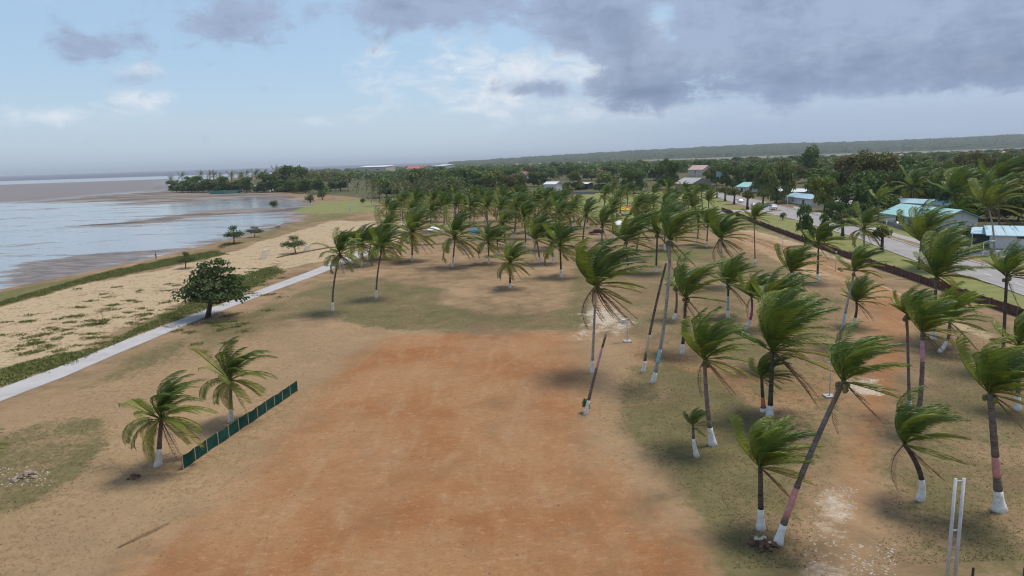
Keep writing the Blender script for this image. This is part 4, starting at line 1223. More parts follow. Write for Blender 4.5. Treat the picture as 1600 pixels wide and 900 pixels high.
pol = [(1072, 301, 284), (1089, 302, 284), (1104, 306, 286), (1133, 314, 288), (1147, 319, 291), (1168, 327, 291), (1192, 322, 292), (1120, 309, 290)]
words = ['farthest', 'second farthest', 'third farthest', 'fifth farthest', 'fourth nearest', 'thick trunked nearest', 'lone far side', 'fourth farthest']
for (x, y, t), wd in zip(pol, words):
    tree('pollard', (x, y), t, 24, f'{wd} clipped street tree along the straight stretch of road', 'clipped street trees along the road', name='street_tree')

# belts of town trees further and further away
AVOID = [(556, 606, 250, 283), (1055, 1085, 280, 300), (1147, 1190, 283, 300), (1212, 1262, 296, 318), (1375, 1485, 308, 352), (1500, 1600, 345, 390), (852, 872, 284, 298), (895, 930, 284, 296), (1036, 1120, 275, 330), (1296, 1335, 312, 328)]
belts = [(86, 44, 'houses side', 1285), (73, 38, 'behind the houses', 1275), (62, 36, 'nearest', 1150), (51, 33, 'second', 610), (42, 30, 'third', 445), (34.5, 28, 'fourth', 445), (28.5, 27, 'fifth', 445), (24, 26, 'sixth', 450), (20.5, 25, 'farthest', 480)]
rgb = random.Random(99)
for dy, st, nm, xs0 in belts:
    x = xs0; k = 0
    while x < 1635:
        px = x + rgb.uniform(-.3, .3) * st; py = hor(px) + dy * rgb.uniform(0.93, 1.07); x += st
        if dy > 46 and 872 < px < 1135: continue
        if dy > 46 and px < 850 and px > 700 and rgb.random() < .4: continue
        if any(a - 8 < px < b + 8 and c < py < d + 14 for a, b, c, d in AVOID): continue
        k += 1
        h = rgb.uniform(12, 16.5) if dy > 70 else rgb.uniform(10, 14.5) if dy > 60 else rgb.uniform(7.5, 12.5) if dy > 25 else rgb.uniform(8, 13)
        u = ppm(gnd(px, py).y)
        h *= 1.25 if px > 1130 and dy < 60 else 1.35 if dy > 22 and px < 1130 else 1.0
        kind = rgb.choice(['round_dark', 'round_dark', 'round_mid', 'round_mid', 'wide_dark', 'wide_dark', 'wide_olive', 'feathery', 'tall_dark', 'wide_brown'])
        tone = {'round_dark': 'dark round', 'round_mid': 'mid green round', 'wide_dark': 'dark spreading', 'wide_olive': 'olive spreading', 'feathery': 'pale feathery', 'tall_dark': 'dark narrow', 'wide_brown': 'bronze spreading'}[kind]
        tree(kind, (px, py), py - h * u, h * u * (2.1 if 'wide' in kind else 0.9 if kind == 'tall_dark' else 1.7) * (0.8 if dy > 60 else 1),
             f'{tone} tree, {ordinal(k)} from the left in the {nm} town tree belt', 'tree belts of the town')
rgp = random.Random(17); k = 0; x = 276
while x < 480:
    py = 300.5 + rgp.uniform(-2.5, .8); k += 1
    u = ppm(gnd(x, py).y); h = rgp.uniform(9, 14)
    if not (355 < x < 425 and k % 2):
        tree(rgp.choice(['round_dark', 'wide_dark', 'round_mid']), (x, py), py - h * u, h * u * 1.7, f'dark tree, {ordinal(k)} from the left in the row along the lagoon point', 'trees along the lagoon point')
    x += rgp.uniform(8, 13)

# far-off wood that reads as one mass
def woods():
    rg = np.random.default_rng(5)
    v, f = [], []
    for k in range(4200):
        px = rg.uniform(430, 1640); dy = 8.5 + 20 * rg.random() ** 0.9
        if px < 640: dy = rg.uniform(9, 26)
        if px > 1000 and dy < 15: continue
        g = gnd(px, hor(px) + dy)
        h = rg.uniform(5, 11); w = rg.uniform(5, 10)
        for j in range(26):
            d = rg.normal(0, 1, 3); d /= np.linalg.norm(d); d[2] = abs(d[2]) if rg.random() < .8 else d[2]
            c = np.array([g.x + d[0] * w, g.y + d[1] * w, h * 0.55 + d[2] * h * 0.45])
            n = d + rg.normal(0, .4, 3); n /= np.linalg.norm(n)
            u = np.cross(n, rg.normal(0, 1, 3)); u /= np.linalg.norm(u); q = np.cross(n, u)
            s = rg.uniform(1.2, 2.6)
            b = len(v)
            v += [c + u * s, c + q * s * .7, c - u * s, c - q * s * .7]
            f.append((b, b + 1, b + 2, b + 3))
    me = mesh('distant_woods', v, f, None)
    me.materials.append(M['leaf_dark']); me.materials.append(M['leaf_mid']); me.materials.append(M['leaf_olive'])
    me.polygons.foreach_set('material_index', rg.choice(3, len(f), p=[.6, .28, .12]).tolist())
    tag(link('distant_woods', me), 'distant green woods behind the town', 'woods', kind='stuff')
woods()

# ------------------------------------------------------------------ green windbreak fence
def green_fence():
    near, far = gnd(286.5, 735), gnd(465, 612)
    xs = [287, 305, 323.6, 339, 357, 372, 387, 400, 412, 427, 439, 450, 464.5]
    d = (far - near); L = d.length; d.normalize()
    root = empty('green_fence', near, 0, 'low dark green cloth fence on posts at the edge of the bare field', 'fence')
    n = 12; ang = math.atan2(d.y, d.x); h = 1.12
    for k in range(n + 1):
        p = d * (L * k / n)
        z = gh(near.x + p.x, near.y + p.y)
        MB().box((p.x, p.y, z + h / 2 - 0.05), (0.09, 0.09, h + 0.12), ang).build('post', M['fence_post'], root)
    for k in range(n):
        a, b = d * (L * k / n + 0.05), d * (L * (k + 1) / n - 0.05)
        z0 = gh(near.x + a.x, near.y + a.y)
        v, f = [], []
        s = Vector((-d.y, d.x, 0)) * 0.012
        m_ = 5
        for i in range(m_ + 1):
            q = a.lerp(b, i / m_); sag = 0.07 * math.sin(PI * i / m_)
            off = s * (1 + 5 * math.sin(PI * i / m_) * ((k % 3) - 1))
            for z, sg in ((z0 + 0.05, 1), (z0 + h - sag, 1), (z0 + h - sag, -1), (z0 + 0.05, -1)):
                v.append(q + off + s * sg + Vector((0, 0, z)))
        for i in range(m_):
            for j in range(4):
                f.append((i * 4 + j, i * 4 + (j + 1) % 4, i * 4 + 4 + (j + 1) % 4, i * 4 + 4 + j))
        f += [(0, 1, 2, 3), (m_ * 4 + 3, m_ * 4 + 2, m_ * 4 + 1, m_ * 4)]
        link('panel', mesh('panel', v, f, M['fence_green']), root)
green_fence()

# ------------------------------------------------------------------ brown boundary wall, bays between piers
def brown_wall(pts, h, label, name='boundary_wall', mat='brick', cap='brick_cap', bay=3.2, pier=True, th=0.2):
    w = [gnd(*p) for p in pts]
    root = empty(name, w[0], 0, label, 'wall')
    for i in range(len(w) - 1):
        a, b = w[i] - w[0], w[i + 1] - w[0]
        L = (b - a).length; n = max(1, round(L / bay)); d = (b - a) / L; ang = math.atan2(d.y, d.x)
        for k in range(n):
            c = a + d * (L * (k + .5) / n)
            z = gh(w[0].x + c.x, w[0].y + c.y) - 0.05
            hh = h * (1 + 0.05 * math.sin(k * 2.1 + i))
            MB().box((c.x, c.y, z + hh / 2), (L / n - 0.30, th, hh), ang).build('panel', M[mat], root)
            if pier:
                q = a + d * (L * k / n)
                MB().box((q.x, q.y, z + hh / 2 + 0.06), (0.29, th + 0.1, hh + 0.12), ang).build('pier', M[cap], root)
    return root
brown_wall([(1128, 330), (1145, 336)], 1.5, 'short brown wall left of the white crossing path')
brown_wall([(1150, 337), (1200, 357), (1300, 395), (1423, 436), (1528, 473), (1640, 512)], 1.35, 'long low brown wall between the park and the road verge')
brown_wall([(1388, 352), (1416, 361), (1442, 369)], 1.3, 'dark grey garden wall before the turquoise roofed house', mat='grey_wall', cap='grey_wall')
brown_wall([(1452, 368), (1500, 384), (1518, 384)], 1.2, 'grey garden wall left of the dark carport', mat='grey_wall', cap='grey_wall')
brown_wall([(852, 304), (930, 303.5)], 1.6, 'grey wall behind the playing field', mat='grey_wall', cap='grey_wall', bay=8)
brown_wall([(1215, 312), (1236, 316), (1262, 321)], 1.3, 'dark wall before the pair of white blue roofed houses', mat='grey_wall', cap='grey_wall', bay=5)
brown_wall([(1313, 331), (1345, 339)], 1.6, 'grey garden wall left of the turquoise house', mat='grey_wall', cap='grey_wall')

# ------------------------------------------------------------------ houses
def house(name, pl, pr, depth, hw, rise, wall, roof, label, cat='house', over=0.6, openings=(), shed=False, ridge_h=None, thick=0.16):
    """front wall from pl to pr on the ground, running back by depth; pitched roof with overhang; openings = [(kind, frac, width, z0, height)]"""
    a, b = gnd(*pl), gnd(*pr)
    d = (b - a); L = d.length; ang = math.atan2(d.y, d.x)
    root = empty(name, a + Vector((0, 0, gh(a.x, a.y) - 0.05)), ang, label, cat)
    mb = MB()
    t = 0.22
    mb.box((L / 2, t / 2, hw / 2), (L, t, hw)); mb.box((L / 2, depth - t / 2, hw / 2), (L, t, hw))
    mb.box((t / 2, depth / 2, hw / 2), (t, depth - 2 * t, hw)); mb.box((L - t / 2, depth / 2, hw / 2), (t, depth - 2 * t, hw))
    if not shed:
        for xx in (0.0, L - t):
            mb.raw([(xx, 0, hw), (xx + t, 0, hw), (xx + t, depth, hw), (xx, depth, hw), (xx, depth / 2, hw + rise - 0.05), (xx + t, depth / 2, hw + rise - 0.05)],
                   [(0, 1, 5, 4), (2, 3, 4, 5), (0, 4, 3), (1, 2, 5)])
    mb.build('wall', M[wall], root)
    rb = MB()
    x0, x1, y0, y1 = -over, L + over, -over, depth + over
    if shed:
        z0, z1 = hw + 0.02, hw + 0.02 + rise
        rb.raw([(x0, y0, z0), (x1, y0, z0), (x1, y1, z1), (x0, y1, z1), (x0, y0, z0 + thick), (x1, y0, z0 + thick), (x1, y1, z1 + thick), (x0, y1, z1 + thick)],
               [(0, 3, 2, 1), (4, 5, 6, 7), (0, 1, 5, 4), (1, 2, 6, 5), (2, 3, 7, 6), (3, 0, 4, 7)])
    else:
        zl = hw - rise * over / (depth / 2) + 0.03; zr = hw + rise + 0.03
        rb.raw([(x0, y0, zl), (x1, y0, zl), (x1, depth / 2, zr), (x0, depth / 2, zr), (x0, y1, zl), (x1, y1, zl),
                (x0, y0, zl + thick), (x1, y0, zl + thick), (x1, depth / 2, zr + thick), (x0, depth / 2, zr + thick), (x0, y1, zl + thick), (x1, y1, zl + thick)],
               [(6, 7, 8, 9), (9, 8, 11, 10), (0, 3, 2, 1), (3, 4, 5, 2), (0, 1, 7, 6), (4, 10, 11, 5), (0, 6, 9, 3), (3, 9, 10, 4), (1, 2, 8, 7), (2, 5, 11, 8)])
    rf = rb.build('roof', M[roof], root)
    # sheet seams
    sm = MB()
    ns = max(3, int(L / 1.4))
    for k in range(ns + 1):
        x = x0 + 0.1 + (x1 - x0 - 0.2) * k / ns
        if shed:
            sm.raw([(x - .03, y0, z0 + thick + .002), (x + .03, y0, z0 + thick + .002), (x + .03, y1, z1 + thick + .002), (x - .03, y1, z1 + thick + .002),
                    (x, y0, z0 + thick + .05), (x, y1, z1 + thick + .05)], [(0, 4, 5, 3), (4, 1, 2, 5)])
        else:
            sm.raw([(x - .03, y0, zl + thick + .002), (x + .03, y0, zl + thick + .002), (x + .03, depth / 2, zr + thick + .002), (x - .03, depth / 2, zr + thick + .002),
                    (x, y0, zl + thick + .05), (x, depth / 2, zr + thick + .05)], [(0, 4, 5, 3), (4, 1, 2, 5)])
    sm.build('roof_seams', M[roof], rf)
    for kind, frac, w, z0_, hh in openings:
        x = L * frac
        if kind == 'door':
            dr = MB().box((x, -0.03, z0_ + hh / 2), (w, 0.08, hh)).build('door', M['door_dark'], root)
            MB().box((x + w * .35, -0.09, z0_ + hh * .48), (.04, .05, .12)).build('handle', M['metal'], dr)
        elif kind == 'blue':
            MB().box((x, -0.03, z0_ + hh / 2), (w, 0.08, hh)).build('door', M['door_blue'], root)
        else:
            fr = MB()
            for dx in (-w / 2, w / 2): fr.box((x + dx, -0.04, z0_ + hh / 2), (.07, .10, hh + .07))
            for dz in (0, hh): fr.box((x, -0.045, z0_ + dz), (w - .08, .09, .07))
            f_ = fr.build('window', M['white_metal'], root)
            MB().box((x, -0.012, z0_ + hh / 2), (w - .06, .05, hh - .06)).build('pane', M['glass'], f_)
    return root

house('house', (1548, 388.5), (1640, 391), 9, 3.3, 1.3, 'white_wall', 'roof_blue', 'long white house with pale blue roof at the right edge', over=1.2,
      openings=[('window', .55, 2.6, 2.35, .7)])
house('carport', (1519, 384), (1546, 385), 7, 2.9, 1.0, 'dark_wall', 'roof_blue', 'dark open carport left of the long white house', 'carport', over=0.5, openings=[('door', .5, 2.4, .05, 2.2)])
house('house', (1382, 347), (1466, 360), 11, 3.2, 2.2, 'white_wall', 'roof_turq', 'long white house with turquoise roof and dark doors beside the road', over=1.3,
      openings=[('door', .26, 1.7, .05, 2.3), ('window', .38, .9, 1.0, 1.3), ('door', .50, 1.6, .05, 2.3), ('blue', .60, 1.3, .05, 2.2), ('door', .72, 1.3, .05, 2.3), ('window', .88, 1.5, 1.0, 1.2)])
house('house', (1388, 332), (1480, 338), 9, 3.9, 1.0, 'white_wall', 'roof_blue', 'pale blue roofed house just behind the turquoise one', over=0.8, openings=[('window', .3, 1.5, 1.2, 1.1)])
house('house', (1227, 316.5), (1268, 322), 9, 3.0, 1.2, 'white_wall', 'roof_blue', 'white house with pale roof, nearer of two left of the flame tree', over=.8, openings=[('door', .7, 1.6, .05, 2.2), ('window', .3, 1.4, 1, 1.2)])
house('house', (1214, 308), (1256, 309), 9, 3.0, 1.1, 'grey_wall', 'roof_white', 'house with whitish roof, farther of two left of the flame tree', over=.8, openings=[('door', .2, 2.6, .05, 2.2)])
house('house', (1300, 327), (1332, 330), 8, 2.7, .8, 'dark_wall', 'roof_grey', 'low dark house with grey roof right of the flame tree', over=.9, openings=[('window', .5, 1.6, 1, 1)])
house('house', (1153, 299), (1184, 300.5), 10, 3.2, 2.0, 'white_wall', 'roof_turq', 'small turquoise roofed house beyond the road trees', over=1.2, openings=[('door', .2, 1.6, .05, 2.2), ('window', .65, 2.4, 1, 1.2)])
house('house', (1054, 300), (1080, 301), 16, 5.2, 3.2, 'grey_wall', 'roof_grey', 'grey gabled house at the head of the road', over=.7, openings=[('window', .4, 1.4, 2.6, 1.3), ('window', .7, 1.4, 2.6, 1.3)])
house('house', (1075, 276), (1098, 276), 16, 7, 4, 'cream_wall', 'roof_pink', 'house with faded pink roof above the road head', openings=[('window', .5, 2, 4, 1.6)])
house('house', (1000, 278), (1018, 278), 14, 5, 3.5, 'white_wall', 'roof_white', 'white roofed house among trees left of the road head', openings=[('window', .5, 2, 2, 1.4)])
house('house', (850, 299), (868, 299), 9, 5, 1.5, 'white_wall', 'roof_white', 'white building with dark front behind the playing field wall', 'building', openings=[('door', .5, 6, .1, 2.6)])
house('house', (898, 296), (918, 296), 8, 4, .8, 'dark_wall', 'roof_white', 'low shelter with pale roof behind the playing field', 'shelter', openings=[('door', .5, 4, .1, 2.4)])
house('house', (980, 279), (999, 279), 14, 4.6, 3, 'cream_wall', 'roof_pink', 'pinkish roofed house left of the white roofed one', openings=[('window', .5, 2, 1.6, 1.3)])
house('house', (932, 276), (946, 276), 12, 5, 3.2, 'cream_wall', 'roof_red', 'house with small bright red roof behind the pale feathery tree', openings=[('window', .5, 2, 1.6, 1.3)])
house('house', (797, 279), (818, 279), 12, 5, 3, 'white_wall', 'roof_red', 'red and white roofed house behind the grey bare tree', openings=[('window', .5, 2, 1.6, 1.3)])
house('house', (1244, 268), (1256, 268), 14, 6, 4, 'cream_wall', 'roof_red', 'red roofed house left of the biggest bronze tree', openings=[('window', .5, 2, 2.6, 1.3)])
for i, (x, y, w, lab) in enumerate([(1405, 252, 18, 'left'), (1446, 250, 22, 'middle'), (1562, 247, 26, 'right')]):
    house('house', (x, y), (x + w, y - 0.4), 18, 7, 4, 'cream_wall', 'roof_pink', f'faded orange roofed house far behind the town, {lab} of three', openings=[('window', .5, 3, 3.6, 1.6)])
house('building', (560, 276), (604, 275), 30, 17, 2, 'cream_wall', 'roof_white', 'large beige flat building above the far palms', 'building', shed=True,
      openings=[('window', .15, 5, 6, 2), ('window', .4, 5, 6, 2), ('window', .65, 5, 6, 2), ('window', .88, 5, 6, 2), ('window', .3, 5, 11, 2), ('window', .7, 5, 11, 2)])
house('building', (634, 272), (662, 272), 22, 11, 5, 'cream_wall', 'roof_red', 'red roofed building above the far trees', 'building', openings=[('window', .5, 4, 5, 2)])
house('building', (677, 272), (694, 272), 22, 15, 2, 'white_wall', 'roof_white', 'white block above the far trees', 'building', shed=True, openings=[('window', .5, 4, 8, 2)])
house('house', (362, 299), (378, 299), 10, 3.2, 3, 'cream_wall', 'roof_red', 'orange roofed house under trees on the point', openings=[('window', .5, 2, 1.2, 1.2)])
house('building', (393, 300), (421, 299.5), 10, 4.6, 1, 'white_wall', 'roof_white', 'long white walled building on the point', 'building', openings=[('door', .3, 3, .1, 2.6), ('door', .7, 3, .1, 2.6)])
house('hut', (432, 299), (458, 298), 10, 4.4, 1.6, 'grey_wall', 'roof_grey', 'grey hut beside the white shed on the point', 'hut', openings=[('door', .5, 3, .1, 2.6)])
house('hut', (459, 297), (465, 297), 6, 4, 1, 'white_wall', 'roof_white', 'small white shed on the point', 'hut', openings=[('door', .5, 2, .1, 2.4)])
brown_wall([(328, 303.5), (350, 303), (376, 301.5)], 3.0, 'sea green sheet barrier along the point', 'sheet_barrier', 'cloth_green', 'cloth_green', bay=8)

# billboard at the road head
bb = empty('billboard', gnd(1124, 296), 0, 'small pale blue board on a post behind the road head', 'sign')
MB().box((0, 0, 4.5), (.25, .25, 9)).build('post', M['metal'], bb)
MB().box((0, -0.2, 9.6), (4.4, .15, 3.2)).build('board', M['roof_blue'], bb)
gb = empty('screen_board', gnd(1218, 313.5), 0, 'dark green screen above yellow flowers beside the road', 'screen')
MB().box((0, 0, 1.1), (9, .12, 2.0)).build('panel', M['sign_green'], gb)
for sx_ in (-4.4, 4.4): MB().box((sx_, .12, 1.1), (.12, .1, 2.3)).build('post', M['metal'], gb)
bush((1218, 317), 20, 4, 'yellow flower bed under the dark green screen', ['yellow_flower', 'creeper'], [.6, .4], seed=12, leaf=0.3)

# ------------------------------------------------------------------ lamp posts and poles
def street_lamp(px, py, top, label, arm=1.6):
    b = gnd(px, py); u = ppm(b.y); h = (py - top) / u
    root = empty('street_lamp', b, 0, label, 'street lamp', 'pale street lamps along the road')
    MB().tube([(0, 0, -.1), (0, 0, h)], [.09, .06], 8).build('pole', M['white_metal'], root, smooth=True)
    MB().tube([(0.0, 0, h - .05), (arm * .5, 0, h + .12), (arm, 0, h + .15)], [.05, .045, .04], 6).build('arm', M['white_metal'], root, smooth=True)
    MB().box((arm + .25, 0, h + .13), (.6, .25, .12)).build('lamp_head', M['white_metal'], root)
street_lamp(1329, 352, 332, 'pale street lamp at the road bend behind the forked street tree')
street_lamp(1384, 371, 343, 'pale street lamp left of the dark grey garden wall')
street_lamp(1517, 393, 362, 'pale street lamp in front of the dark carport')
street_lamp(1534, 416, 377, 'pale street lamp with bent arm nearest the right edge')
street_lamp(1202, 315, 304, 'pale street lamp beside the parked white vans')
street_lamp(1230, 329, 306, 'pale street lamp right of the green screen', 1.0)
def utility(px, py, top, label):
    b = gnd(px, py); u = ppm(b.y); h = (py - top) / u
    root = empty('utility_pole', b, 0, label, 'utility pole', 'utility poles at the road head')
    MB().tube([(0, 0, -.1), (0, 0, h)], [.16, .11], 8).build('pole', M['metal'], root)
    MB().box((0, 0, h - .6), (1.8, .12, .12)).build('crossarm', M['metal'], root)
utility(1088, 294, 268, 'left utility pole of the pair at the road head')
utility(1093, 293, 268, 'right utility pole of the pair at the road head')
def park_light(px, py, top, label, foot=True, box=False):
    b = gnd(px, py); b.z = gh(b.x, b.y); u = ppm(b.y); h = (py - top) / u
    root = empty('park_light', b, 0, label, 'light post', 'thin grey light posts of the park')
    if foot: MB().box((0, 0, .06), (.95, .95, .2)).build('foot', M['concrete'], root)
    MB().tube([(0, 0, .1), (0, 0, h)], [.07, .05], 8).build('pole', M['metal'], root, smooth=True)
    mb = MB(); mb.tube([(0, 0, h), (0, 0, h + .08), (0, 0, h + .16)], [.06, .28, .05], 8)
    mb.build('lamp_head', M['white_metal'], root, smooth=True)
    if box: MB().box((-.42, 0, h - .25), (.45, .3, .55)).build('sign_box', M['cloth_white'], root)
park_light(1296, 620, 562, 'grey light post with a square concrete foot by the dirt track')
park_light(980, 534, 497, 'grey light post with a pale box beside the tall slim palm', box=True)
park_light(1305, 424, 393, 'grey light post near the brown wall', foot=False)
park_light(937, 383, 366, 'short grey light post on the sand left of the thin palm', foot=False)
park_light(1222, 400, 370, 'grey post at the left of the brown wall, by the palms', foot=False)
# twin mast at the lower right
tw = empty('twin_post_frame', gnd(1484, 925), 0, 'two tall pale parallel posts at the bottom right', 'mast')
hb = gnd(1484, 925); htop = at_depth(1484, 748, hb.y).z
dx = 14.0 / ppm(hb.y) / 2
for s in (-1, 1):
    MB().tube([(s * dx, 0, -.1), (s * dx, 0, htop)], [.09, .075], 10).build('post', M['metal'], tw, smooth=True)
MB().box((0, 0, htop - .15), (2 * dx - .16, .05, .06)).build('crossbar', M['metal'], tw)
MB().box((0, 0, htop * .55), (2 * dx - .17, .05, .06)).build('crossbar', M['metal'], tw)
for px, t in ((1518, 'left'), (1598, 'right')):
    b = gnd(px, 918); h = at_depth(px, 887, b.y).z
    o = MB().box((0, 0, h / 2 - .03), (.09, .09, h + .06)).build('short_post', M['black_metal'], loc=b)
    tag(o, f'black post tip showing at the bottom edge, {t} of two', 'post', 'black posts at the bottom edge')

# ------------------------------------------------------------------ cars
def car(px, py, ang, mat, label, L=4.3, Wd=1.75, Hh=1.5, van=False):
    b = gnd(px, py); b.z = 0.03 + gh(b.x, b.y)
    root = empty('car', b, ang, label, 'car', 'cars on and beside the road')
    if van: prof = [(-.5, .22), (-.5, .62), (-.47, .95), (-.30, 1.0), (.25, 1.0), (.36, .66), (.48, .55), (.5, .25)]
    else: prof = [(-.5, .25), (-.5, .52), (-.46, .62), (-.36, .64), (-.24, .96), (-.18, 1.0), (.10, 1.0), (.24, .65), (.44, .56), (.5, .46), (.5, .22)]
    n = len(prof); v = []; f = []
    for sy in (-1, 1):
        for x, z in prof:
            tuck = 0.80 if z > 0.7 else 1.0
            v.append((x * L, sy * Wd / 2 * tuck, z * Hh))
    for i in range(n):
        j = (i + 1) % n
        f.append((i, j, n + j, n + i))
    f += [tuple(range(n - 1, -1, -1)), tuple(range(n, 2 * n))]
    link('body', mesh('body', v, f, mat), root)
    gl = MB()
    for sy in (-1, 1):
        y0, y1 = sy * (Wd / 2 * .985 + .004), sy * (Wd / 2 * .835 + .012)
        gl.raw([(-.31 * L, y0 * .96, .68 * Hh), (.19 * L, y0 * .96, .68 * Hh), (.09 * L, y1, .94 * Hh), (-.2 * L, y1, .94 * Hh)], [(0, 1, 2, 3) if sy < 0 else (3, 2, 1, 0)])
    gl.raw([(.235 * L, -.6, .69 * Hh), (.235 * L, .6, .69 * Hh), (.12 * L, .55, .98 * Hh), (.12 * L, -.55, .98 * Hh)], [(0, 1, 2, 3)])
    gl.build('windows', M['glass'], root)
    for wx in (-.31, .31):
        for sy in (-1, 1):
            w = MB().tube([(wx * L, sy * (Wd / 2 - .18), .31), (wx * L, sy * (Wd / 2 + .02), .31)], .31, 12).build('wheel', M['tyre'], root)
            MB().tube([(wx * L, sy * (Wd / 2 - .1), .31), (wx * L, sy * (Wd / 2 + .035), .31)], .18, 8).build('rim', M['metal'], w)
    for sy in (-1, 1):
        MB().box((.49 * L, sy * Wd * .33, .45 * Hh), (.12, .35, .14)).build('headlight', M['lens'], root)
        MB().box((-.495 * L, sy * Wd * .38, .50 * Hh), (.08, .22, .16)).build('tail_light', M['tail'], root)
rdir = (gnd(1240, 335) - gnd(1150, 314)); ra = math.atan2(rdir.y, rdir.x)
car(932, 366, PI, M['car_maroon'], 'dark red car parked on the sand among the palms', 4.6)
car(1157, 316, ra, M['car_white'], 'white car on the road, farthest of three', 4.4)
car(1178, 323, ra + PI, M['car_silver'], 'silver white car on the road, between two white cars', 4.4)
car(1208, 327, ra, M['car_white'], 'white van on the road, nearest of the three vehicles', 4.8, 1.9, 2.0, True)
car(1210, 323.2, ra, M['car_silver'], 'silver car right behind the white van') if False else None
car(1403, 354, ra, M['car_dark'], 'dark blue car parked at the turquoise roofed house', 4.5)
car(855, 302, PI, M['car_white'], 'white car behind the playing field wall', 4.4)
# ------------------------------------------------------------------ canopies, goals, barriers
def canopy(px, py, w, h, mat, label):
    b = gnd(px, py); b.z = gh(b.x, b.y)
    root = empty('canopy_tent', b, 0.2, label, 'tent', 'small canopies among the palms')
    for sx_ in (-1, 1):
        for sy_ in (-1, 1):
            MB().tube([(sx_ * w * .46, sy_ * w * .46, 0), (sx_ * w * .46, sy_ * w * .46, h)], .04, 6).build('leg', M['white_metal'], root)
    MB().raw([], [])
    mb = MB(); q = w / 2
    mb.raw([(-q, -q, h), (q, -q, h), (q, q, h), (-q, q, h), (0, 0, h + w * .3), (-q, -q, h - .3), (q, -q, h - .3), (q, q, h - .3), (-q, q, h - .3)],
           [(0, 1, 4), (1, 2, 4), (2, 3, 4), (3, 0, 4), (5, 6, 1, 0), (6, 7, 2, 1), (7, 8, 3, 2), (8, 5, 0, 3)])
    mb.build('canopy', mat, root)
canopy(968, 361, 4.2, 2.2, M['cloth_white'], 'white canopy tent right of the dark red car')
canopy(973, 337, 5.0, 2.4, M['cloth_yellow'], 'yellow canopy beside the red one behind the palms')
canopy(981, 335, 4.5, 2.4, M['cloth_red'], 'red canopy beside the yellow one behind the palms')
canopy(678, 368, 3.8, 2.1, M['cloth_white'], 'white canopy under the left palms of the grove')
canopy(743, 372, 4.0, 2.1, M['cloth_blue'], 'blue green canopy at the grove front')

def goal(px, py, w, h, ang, label):
    b = gnd(px, py); b.z = gh(b.x, b.y)
    root = empty('goal', b, ang, label, 'goal', 'white goals on the sand')
    mb = MB()
    for s in (-1, 1):
        mb.tube([(s * w / 2, 0, 0), (s * w / 2, 0, h)], .07, 6); mb.tube([(s * w / 2, 0, h), (s * w / 2, h * .55, 0)], .05, 6)
    mb.tube([(-w / 2, 0, h), (w / 2, 0, h)], .07, 6); mb.tube([(-w / 2, h * .55, .04), (w / 2, h * .55, .04)], .05, 6)
    mb.build('frame', M['white_metal'], root)
    nb = MB(); n = 9
    for k in range(1, n):
        x = -w / 2 + w * k / n
        nb.tube([(x, .02, h - .05), (x, h * .53, .06)], .035, 4)
    for k in range(1, 5):
        t = k / 5; nb.tube([(-w / 2, .02 + h * .51 * t, h - (h - .1) * t), (w / 2, .02 + h * .51 * t, h - (h - .1) * t)], .03, 4)
    nb.build('net', M['net'], root)
goal(417, 404, 2.6, 2.3, R(70), 'white goal frame on the sand left of the flat topped tree')
goal(482, 391, 2.4, 1.4, R(70), 'low white goal on the sand right of the flat topped tree')
goal(551, 329, 3.0, 3.2, R(85), 'white goal on the far playing green')
# rope of driftwood and weed across the sand
tag(MB().tube([gnd(433, 403) + Vector((0, 0, .08)), gnd(455, 398) + Vector((0, 0, .12)), gnd(480, 393.5) + Vector((0, 0, .1)), gnd(510, 388) + Vector((0, 0, .1)), gnd(532, 386) + Vector((0, 0, .1))], [.18, .3, .22, .26, .15], 6)
    .build('driftwood_log', M['litter']), 'dark line of driftwood across the sand behind the path', 'driftwood')
brown_wall([(640, 384), (700, 381), (735, 376), (776, 374)], 0.35, 'low dark kerb wall along the front of the grove', 'kerb_wall', 'grey_wall', 'grey_wall', bay=4, pier=False)

# dug-up roots and stones at the leaning palm
def pile(px, py, w, label, name, mat, n=26, seed=3, cat='pile', bits=None):
    b = gnd(px, py); b.z = gh(b.x, b.y)
    root = empty(name, b, 0, label, cat)
    rg = random.Random(seed); mb = MB()
    for k in range(n):
        a = rg.uniform(0, 6.28); q = w * rg.random() ** .7; s = w * rg.uniform(.10, .22)
        hz = max(0.02, (1 - q / w) * w * .45)
        mb.raw([(math.cos(a) * q + x * s * rg.uniform(.5, .8), math.sin(a) * q + y * s * rg.uniform(.5, .8), hz + z * s * .4) for x, y, z in ico], icf)
    mb.build('soil_heap', M[mat], root)
    if bits:
        mb = MB()
        for k in range(70):
            a = rg.uniform(0, 6.28); q = w * rg.random() ** .5; l = w * rg.uniform(.2, .5); e = rg.uniform(0, .9); a2 = a + rg.uniform(-1, 1)
            p = Vector((math.cos(a) * q, math.sin(a) * q, max(.03, (1 - q / w) * w * .5)))
            mb.tube([p, p + Vector((math.cos(a2) * l, math.sin(a2) * l, l * e * .5))], [.02, .008], 3)
        mb.build('root_tangle', M['litter'], root)
        for k in range(6):
            a = rg.uniform(0, 6.28); q = w * rg.uniform(.1, .6); s = rg.uniform(.08, .16)
            MB().raw([], [])
            sb = MB(); sb.raw([(x * s * .7, y * s * .5, z * s * .4) for x, y, z in ico], icf)
            sb.build('husk', M['stone'], root, (math.cos(a) * q, math.sin(a) * q, w * .42))
pile(1194, 853, 0.85, 'tangled brown root heap with pale husks at the leaning palm foot', 'root_heap', 'soil', bits=True)
pile(207, 747, 0.55, 'small heap of dug soil beside the short bushy palm', 'soil_heap', 'soil', 18, 4)
pile(40, 746, 0.9, 'dull pinkish heap of rubble in the grass at lower left', 'rubble_heap', 'rubble', 30, 5)

